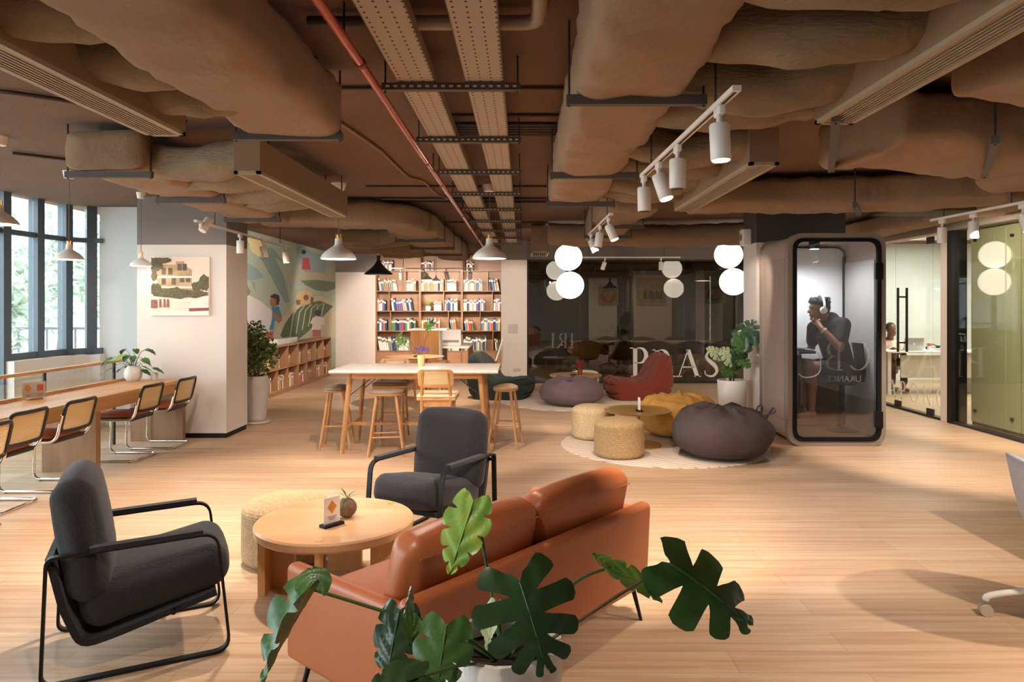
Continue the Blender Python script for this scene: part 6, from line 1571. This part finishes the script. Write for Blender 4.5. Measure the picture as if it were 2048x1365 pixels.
t2 = thing('laptop', 'dark laptop open on the booth shelf before the seated person', 'laptop', (3.27, 8.42, 1.06))
MB().box((0.02, 0, .009), (.20, .30, .016), .004).obj('keyboard_base', BLACKM, t2); MB().box((-.105, 0, .12), (.012, .30, .22), .004, 2, 0, Matrix.Rotation(R(-16), 4, 'Y')).obj('screen', BLACKM, t2)
tag(MB().tube(spline([(3.33, 8.25, 1.08), (3.44, 8.15, 1.05), (3.46, 8.12, .90), (3.42, 8.10, .80), (3.30, 8.08, .76), (3.2, 8.1, .80), (3.12, 8.2, 1.03)], 7), .006, 8).obj('charging_cable', mat('cable_white', '#ece8e4', 0.5)), 'white cable drooping from the booth shelf', 'cable')
t2 = thing('headset_bag', 'black bag and camera gear hanging by the booth shelf', 'bag', (3.16, 8.16, .80))
MB().box((0, 0, .12), (.16, .14, .26), .05, 4, .01).warp(lambda p: p + V((0, 0, .02 * pn(p, 12, 2)))).obj('bag_body', BLACKM, t2); MB().tube(spline([(-.03, 0, .22), (0, .02, .26), (.04, 0, .22)], 5), .006, 6).obj('strap', BLACKM, t2)

# ------------------------------------------------------------------ office behind the glass
lamp('AREA', 'office_ceiling_lamp', (7.9, 12.2, 2.86), 150, (1.0, 0.96, 0.9), (7.9, 12.2, 0), (1.6, 3.2))
t = thing('ceiling_light', 'bright panel lamp on the office ceiling', 'ceiling light', (7.9, 12.2, 2.872))
MB().box((0, 0, .014), (1.64, 3.24, .026)).obj('lamp_housing', WMETAL, t, smooth=0)
t = thing('office_desk', 'office desk with a pale modesty panel behind the glass door', 'desk', (7.35, 12.75, 0))
MB().box((0, 0, .76), (1.8, .75, .03), .004).obj('desktop', WMETAL, t); MB().span((-.62, -.30, .30), (.85, -.27, .70)).obj('modesty_panel', mat('panel_beige', '#c9bbaa', 0.7), t, smooth=0)
for x in (-.82, .82): MB().span((x - .03, -.3, 0), (x + .03, .3, .745)).obj('leg', WMETAL, t, smooth=0)
t = thing('laptop', 'open silver laptop on the office desk', 'laptop', (7.02, 12.62, .775))
MB().box((0, .1, .008), (.34, .24, .014), .004).obj('keyboard_base', mat('silver', '#b5b2b0', 0.35, metal=.6), t)
sc = MB().box((0, -.06, .12), (.35, .01, .24), .003, 2, 0, Matrix.Rotation(R(12), 4, 'X')).obj('screen', mat('silver', '#b5b2b0', 0.35, metal=.6), t)
MB().ball((.0, -.071, .125), (.016, .003, .018), 14).obj('emblem', DECAL, sc)
t = thing('drink_can', 'red and white drink can on the office desk', 'can', (7.38, 12.7, .775))
MB().cyl((0, 0, 0), (0, 0, .13), .034, n=20).obj('can_body', WMETAL, t); MB().cyl((0, 0, .075), (0, 0, .128), .0345, n=20).obj('red_band', REDP, t)
t = thing('paper_pile', 'papers and a dark folder lying on the office desk', 'papers', (7.62, 12.6, .775))
MB().box((0, 0, .02), (.30, .22, .04), .003).obj('sheets', PAPER, t); MB().box((-.02, -.02, .055), (.26, .20, .012), .003, 2, 0, Matrix.Rotation(R(14), 4, 'Y')).obj('folder', BLACKM, t)
t = thing('desk_headset', 'black headset lying on the office desk papers', 'headset', (7.50, 12.8, .78))
MB().tube([V((.09 * cos(a), 0, .02 + .075 * sin(a))) for a in [pi * k / 12 for k in range(13)]], .007, 8).obj('headband', BLACKM, t)
MB().cyl((-.09, -.02, .03), (-.09, .02, .03), .03, n=16).obj('ear_cup', BLACKM, t); MB().cyl((.09, -.02, .03), (.09, .02, .03), .03, n=16).obj('ear_cup', BLACKM, t)
struct(MB().span((6.75, 14.2, 0), (6.98, 14.32, 2.9)).obj('wall_office_fin', mat('sage_fin', '#8e9a86', 0.6), None, 0))
WR = V((6.88, 13.25, 0)); t = thing('person', 'person in a pale pink blouse sitting at the office desk', 'person', WR)
hc = at(1782, 661, 13.15) - WR; parts = []
parts.append(('b', hc + V((0, 0, .03)), (.082, .098, .108))); parts.append(('b', hc + V((.005, -.03, -.05)), (.066, .07, .08))); T_([hc + V((0, .02, -.05)), hc + V((0, .03, -.20))], [.055, .062])
T_([hc + V((.012, -.09, .01)), hc + V((.014, -.112, -.028))], [.009, .017]); T_([hc + V((-.02, -.094, -.075)), hc + V((.03, -.094, -.075))], [.011, .011])
sh = [hc + V((s_ * .18, .04, -.26)) for s_ in (-1, 1)]; T_([hc + V((0, .03, -.22)), hc + V((0, .03, -.45)), hc + V((0, .05, -.70))], [.07, .135, .15])
for s_, s2 in zip((-1, 1), sh):
    e = s2 + V((s_ * .06, -.06, -.24)); wv_ = V((s_ * .10 + hc.x, -.38, .80)); T_([s2, e], [.055, .042]); T_([e, wv_], [.04, .026]); parts.append(('b', wv_ + V((0, -.05, 0)), (.032, .045, .018)))
    for k in range(4): T_([wv_ + V((-.024 + .016 * k, -.08, 0)), wv_ + V((-.026 + .017 * k, -.13, -.005))], [.009, .0075])
    T_([wv_ + V((-s_ * .03, -.04, 0)), wv_ + V((-s_ * .05, -.08, .004))], [.010, .008])
    hp = V((hc.x + s_ * .09, .08, .52)); kn = V((hc.x + s_ * .11, -.36, .52)); an = V((hc.x + s_ * .11, -.34, .09)); T_([hp, kn], [.085, .06]); T_([kn, an], [.058, .038]); T_([an + V((0, .02, -.04)), an + V((0, -.13, -.055))], [.038, .03])
blob('body', SK2, t, parts, .010, 4)
blob('blouse', mat('pink_blouse', '#e3c2b4', 0.8), t, [('t', [hc + V((0, .03, -.24)), hc + V((0, .03, -.45)), hc + V((0, .05, -.72))], [.085, .15, .165]), ('t', sh, [.075, .075])] + [('t', [s2, s2 + V((s_ * .05, -.05, -.20))], [.072, .06]) for s_, s2 in zip((-1, 1), sh)], .012, 4)
blob('trousers', mat('brown_trousers', '#5a4036', 0.8), t, [('t', [V((hc.x + s_ * .09, .08, .54)), V((hc.x + s_ * .11, -.36, .53)), V((hc.x + s_ * .11, -.34, .16))], [.10, .078, .06]) for s_ in (-1, 1)], .012, 3)
blob('hair', HAIR, t, [('b', hc + V((0, .02, .06)), (.09, .10, .092)), ('b', hc + V((0, .09, .03)), .05)], .01, 3)
t2 = thing('office_chair', 'dark office chair under the person at the desk', 'chair', (WR.x + hc.x, WR.y + .12, 0))
MB().box((0, 0, .41), (.44, .42, .06), .025, 3).obj('seat', BLACKM, t2); MB().box((0, .26, .74), (.40, .05, .46), .02, 3).obj('backrest', BLACKM, t2); MB().cyl((0, 0, .02), (0, 0, .38), .03, n=12).obj('column', BLACKM, t2); MB().lathe([(0, 0), (.26, 0), (.26, .02), (0, .05)], n=5).obj('base', BLACKM, t2)

# ------------------------------------------------------------------ meeting room behind the tinted glass
for x, y in ((1.4, 16.6), (3.4, 16.6)): lamp('SPOT', 'meeting_downlight', (x, y, 2.85), 26, WARM, (x, 17.6, .8), .06, 120, .8)
t = thing('meeting_table', 'long pale meeting table behind the tinted glass', 'table', (2.75, 16.2, 0))
MB().box((0, 0, .735), (3.3, 1.0, .03), .004).obj('tabletop', mat('pale_wood_top', '#cdb897', 0.5), t)
for x in (-1.45, 0, 1.45): MB().span((x - .03, -.35, 0), (x + .03, .35, .72)).obj('leg', WMETAL, t, smooth=0)
SHM = mat('brown_shell', '#5d4c42', 0.8, var=.05, vscale=20)
t = thing('shell_chair', 'brown shell chair on the near side of the meeting table, far left', 'chair', (1.42, 15.45, 0), R(90), 'shell chairs at the meeting table')
shellchair(t, SHM, WMETAL, cast=False, rad=0.30)
for k, x in enumerate((2.17, 2.92, 3.68, 4.4)):
    dup(t, (x, 15.45, 0), R(90), '%s brown shell chair from the pillar, near side of the meeting table' % ORD[k + 1])
for k, x in enumerate((1.3, 2.1, 2.95, 3.75)):
    dup(t, (x, 16.95, 0), R(-90), '%s brown shell chair from the pillar, far side of the meeting table' % ORD[k])
t = thing('cushion', 'orange cushion on the shell chair nearest the pillar', 'cushion', (1.42, 15.36, .50))
MB().box((0, 0, .09), (.40, .14, .26), .065, 4, .02).obj('cushion_cover', mat('orange_cushion', '#b9702e', 0.85, var=.1, vscale=15), t)
t = thing('table_plant', 'dark leafy plant on the meeting table', 'potted plant', (2.35, 16.1, .75))
MB().lathe([(0, 0), (.06, 0), (.075, .12), (0, .11)], n=20).obj('pot', POTG, t); m = MB(); r_ = random.Random(9)
for k in range(40):
    a = r_.uniform(0, 2 * pi); d = V((cos(a), sin(a), r_.uniform(.1, 1.6))).normalized() * r_.uniform(.12, .34); s2 = V((-sin(a), cos(a), 0)) * .03
    m.add([V((0, 0, .12)) + d * .3, V((0, 0, .12)) + d * .7 + s2, V((0, 0, .12)) + d, V((0, 0, .12)) + d * .7 - s2], [(0, 1, 2, 3)])
m.obj('leaves', LF_D, t, smooth=0)
for i, (x0, x1) in enumerate(((1.75, 2.50), (2.95, 3.95), (4.60, 5.30))):
    wall('wall_meeting_panel_%d' % (i + 1), (x0, 18.52, 0), (x1, 18.6, 2.5 if i else 2.3), WHITE)
def art(label, px0, px1, py0, py1, kind):
    a, b_ = at(px0, py1, 18.5), at(px1, py0, 18.5); t = thing('framed_print', label, 'picture', ((a.x + b_.x) / 2, 18.515, (a.z + b_.z) / 2), 0, 'prints in the meeting room')
    w_, h_ = (b_.x - a.x) / 2, (b_.z - a.z) / 2
    MB().span((-w_, -.025, -h_), (w_, 0, h_)).obj('canvas', mat('print_base_' + kind, '#a89a62' if kind == 'fruit' else '#b59a72', .6, var=.35, vscale=9), t, smooth=0)
    if kind == 'fruit':
        flat('bowl_print', mat('bowl_print', '#8d5a2e', .6), t, [[(w_ * .78 * cos(k * pi / 12), h_ * .78 * sin(k * pi / 12)) for k in range(24)]], -.028)
        flat('fruit_print', mat('fruit_print', '#c98a52', .6, var=.3, vscale=20), t, [[(cx_ * w_ + w_ * .28 * cos(k * pi / 8), cz_ * h_ + h_ * .28 * sin(k * pi / 8)) for k in range(16)] for cx_, cz_ in ((-.3, .15), (.25, .25), (0, -.25))], -.0295)
    else:
        flat('people_print', mat('people_print', '#5d4a36', .6, var=.4, vscale=20), t, [[(x * w_ - .05, -h_ * .55), (x * w_ + .05, -h_ * .55), (x * w_ + .045, -h_ * .05), (x * w_, h_ * .1), (x * w_ - .045, -h_ * .05)] for x in (-.45, -.1, .05, .35, .6)], -.028)
art('print of a fruit bowl hanging left in the meeting room', 1197, 1237, 572, 611, 'fruit')
art('sepia print of walking people in the meeting room', 1274, 1333, 556, 611, 'street')
art('darker fruit print at the right end of the meeting room', 1410, 1451, 569, 607, 'fruit')
p = at(1220, 577, 16.2); pendant('dark cone pendant inside the meeting room', p.x, p.y, p.z, .34, PB, 'cone', 3)
p = at(1405, 562, 16.2); pendant('white pendant inside the meeting room', p.x, p.y, p.z, .38, PW, 'bell', 3)
# switch and socket plates on the pillar
for lab, z, w_, h_, n_ in (('square four gang switch plate on the white pillar', 1.12, .20, .19, 2), ('wide socket plate low on the white pillar', .30, .16, .07, 1)):
    t = thing('switch_plate' if n_ == 2 else 'socket_plate', lab, 'wall plate', (-0.16 + (.05 if n_ == 1 else -.03), 14.05, z))
    for i in range(2):
        for j in range(n_): MB().box((-w_ / 4 + i * w_ / 2, -.006, (-h_ / 4 + j * h_ / 2) if n_ == 2 else 0), (w_ / 2 - .006, .012, h_ / n_ - .006), .003).obj('rocker' if n_ == 2 else 'outlet', POTG, t)
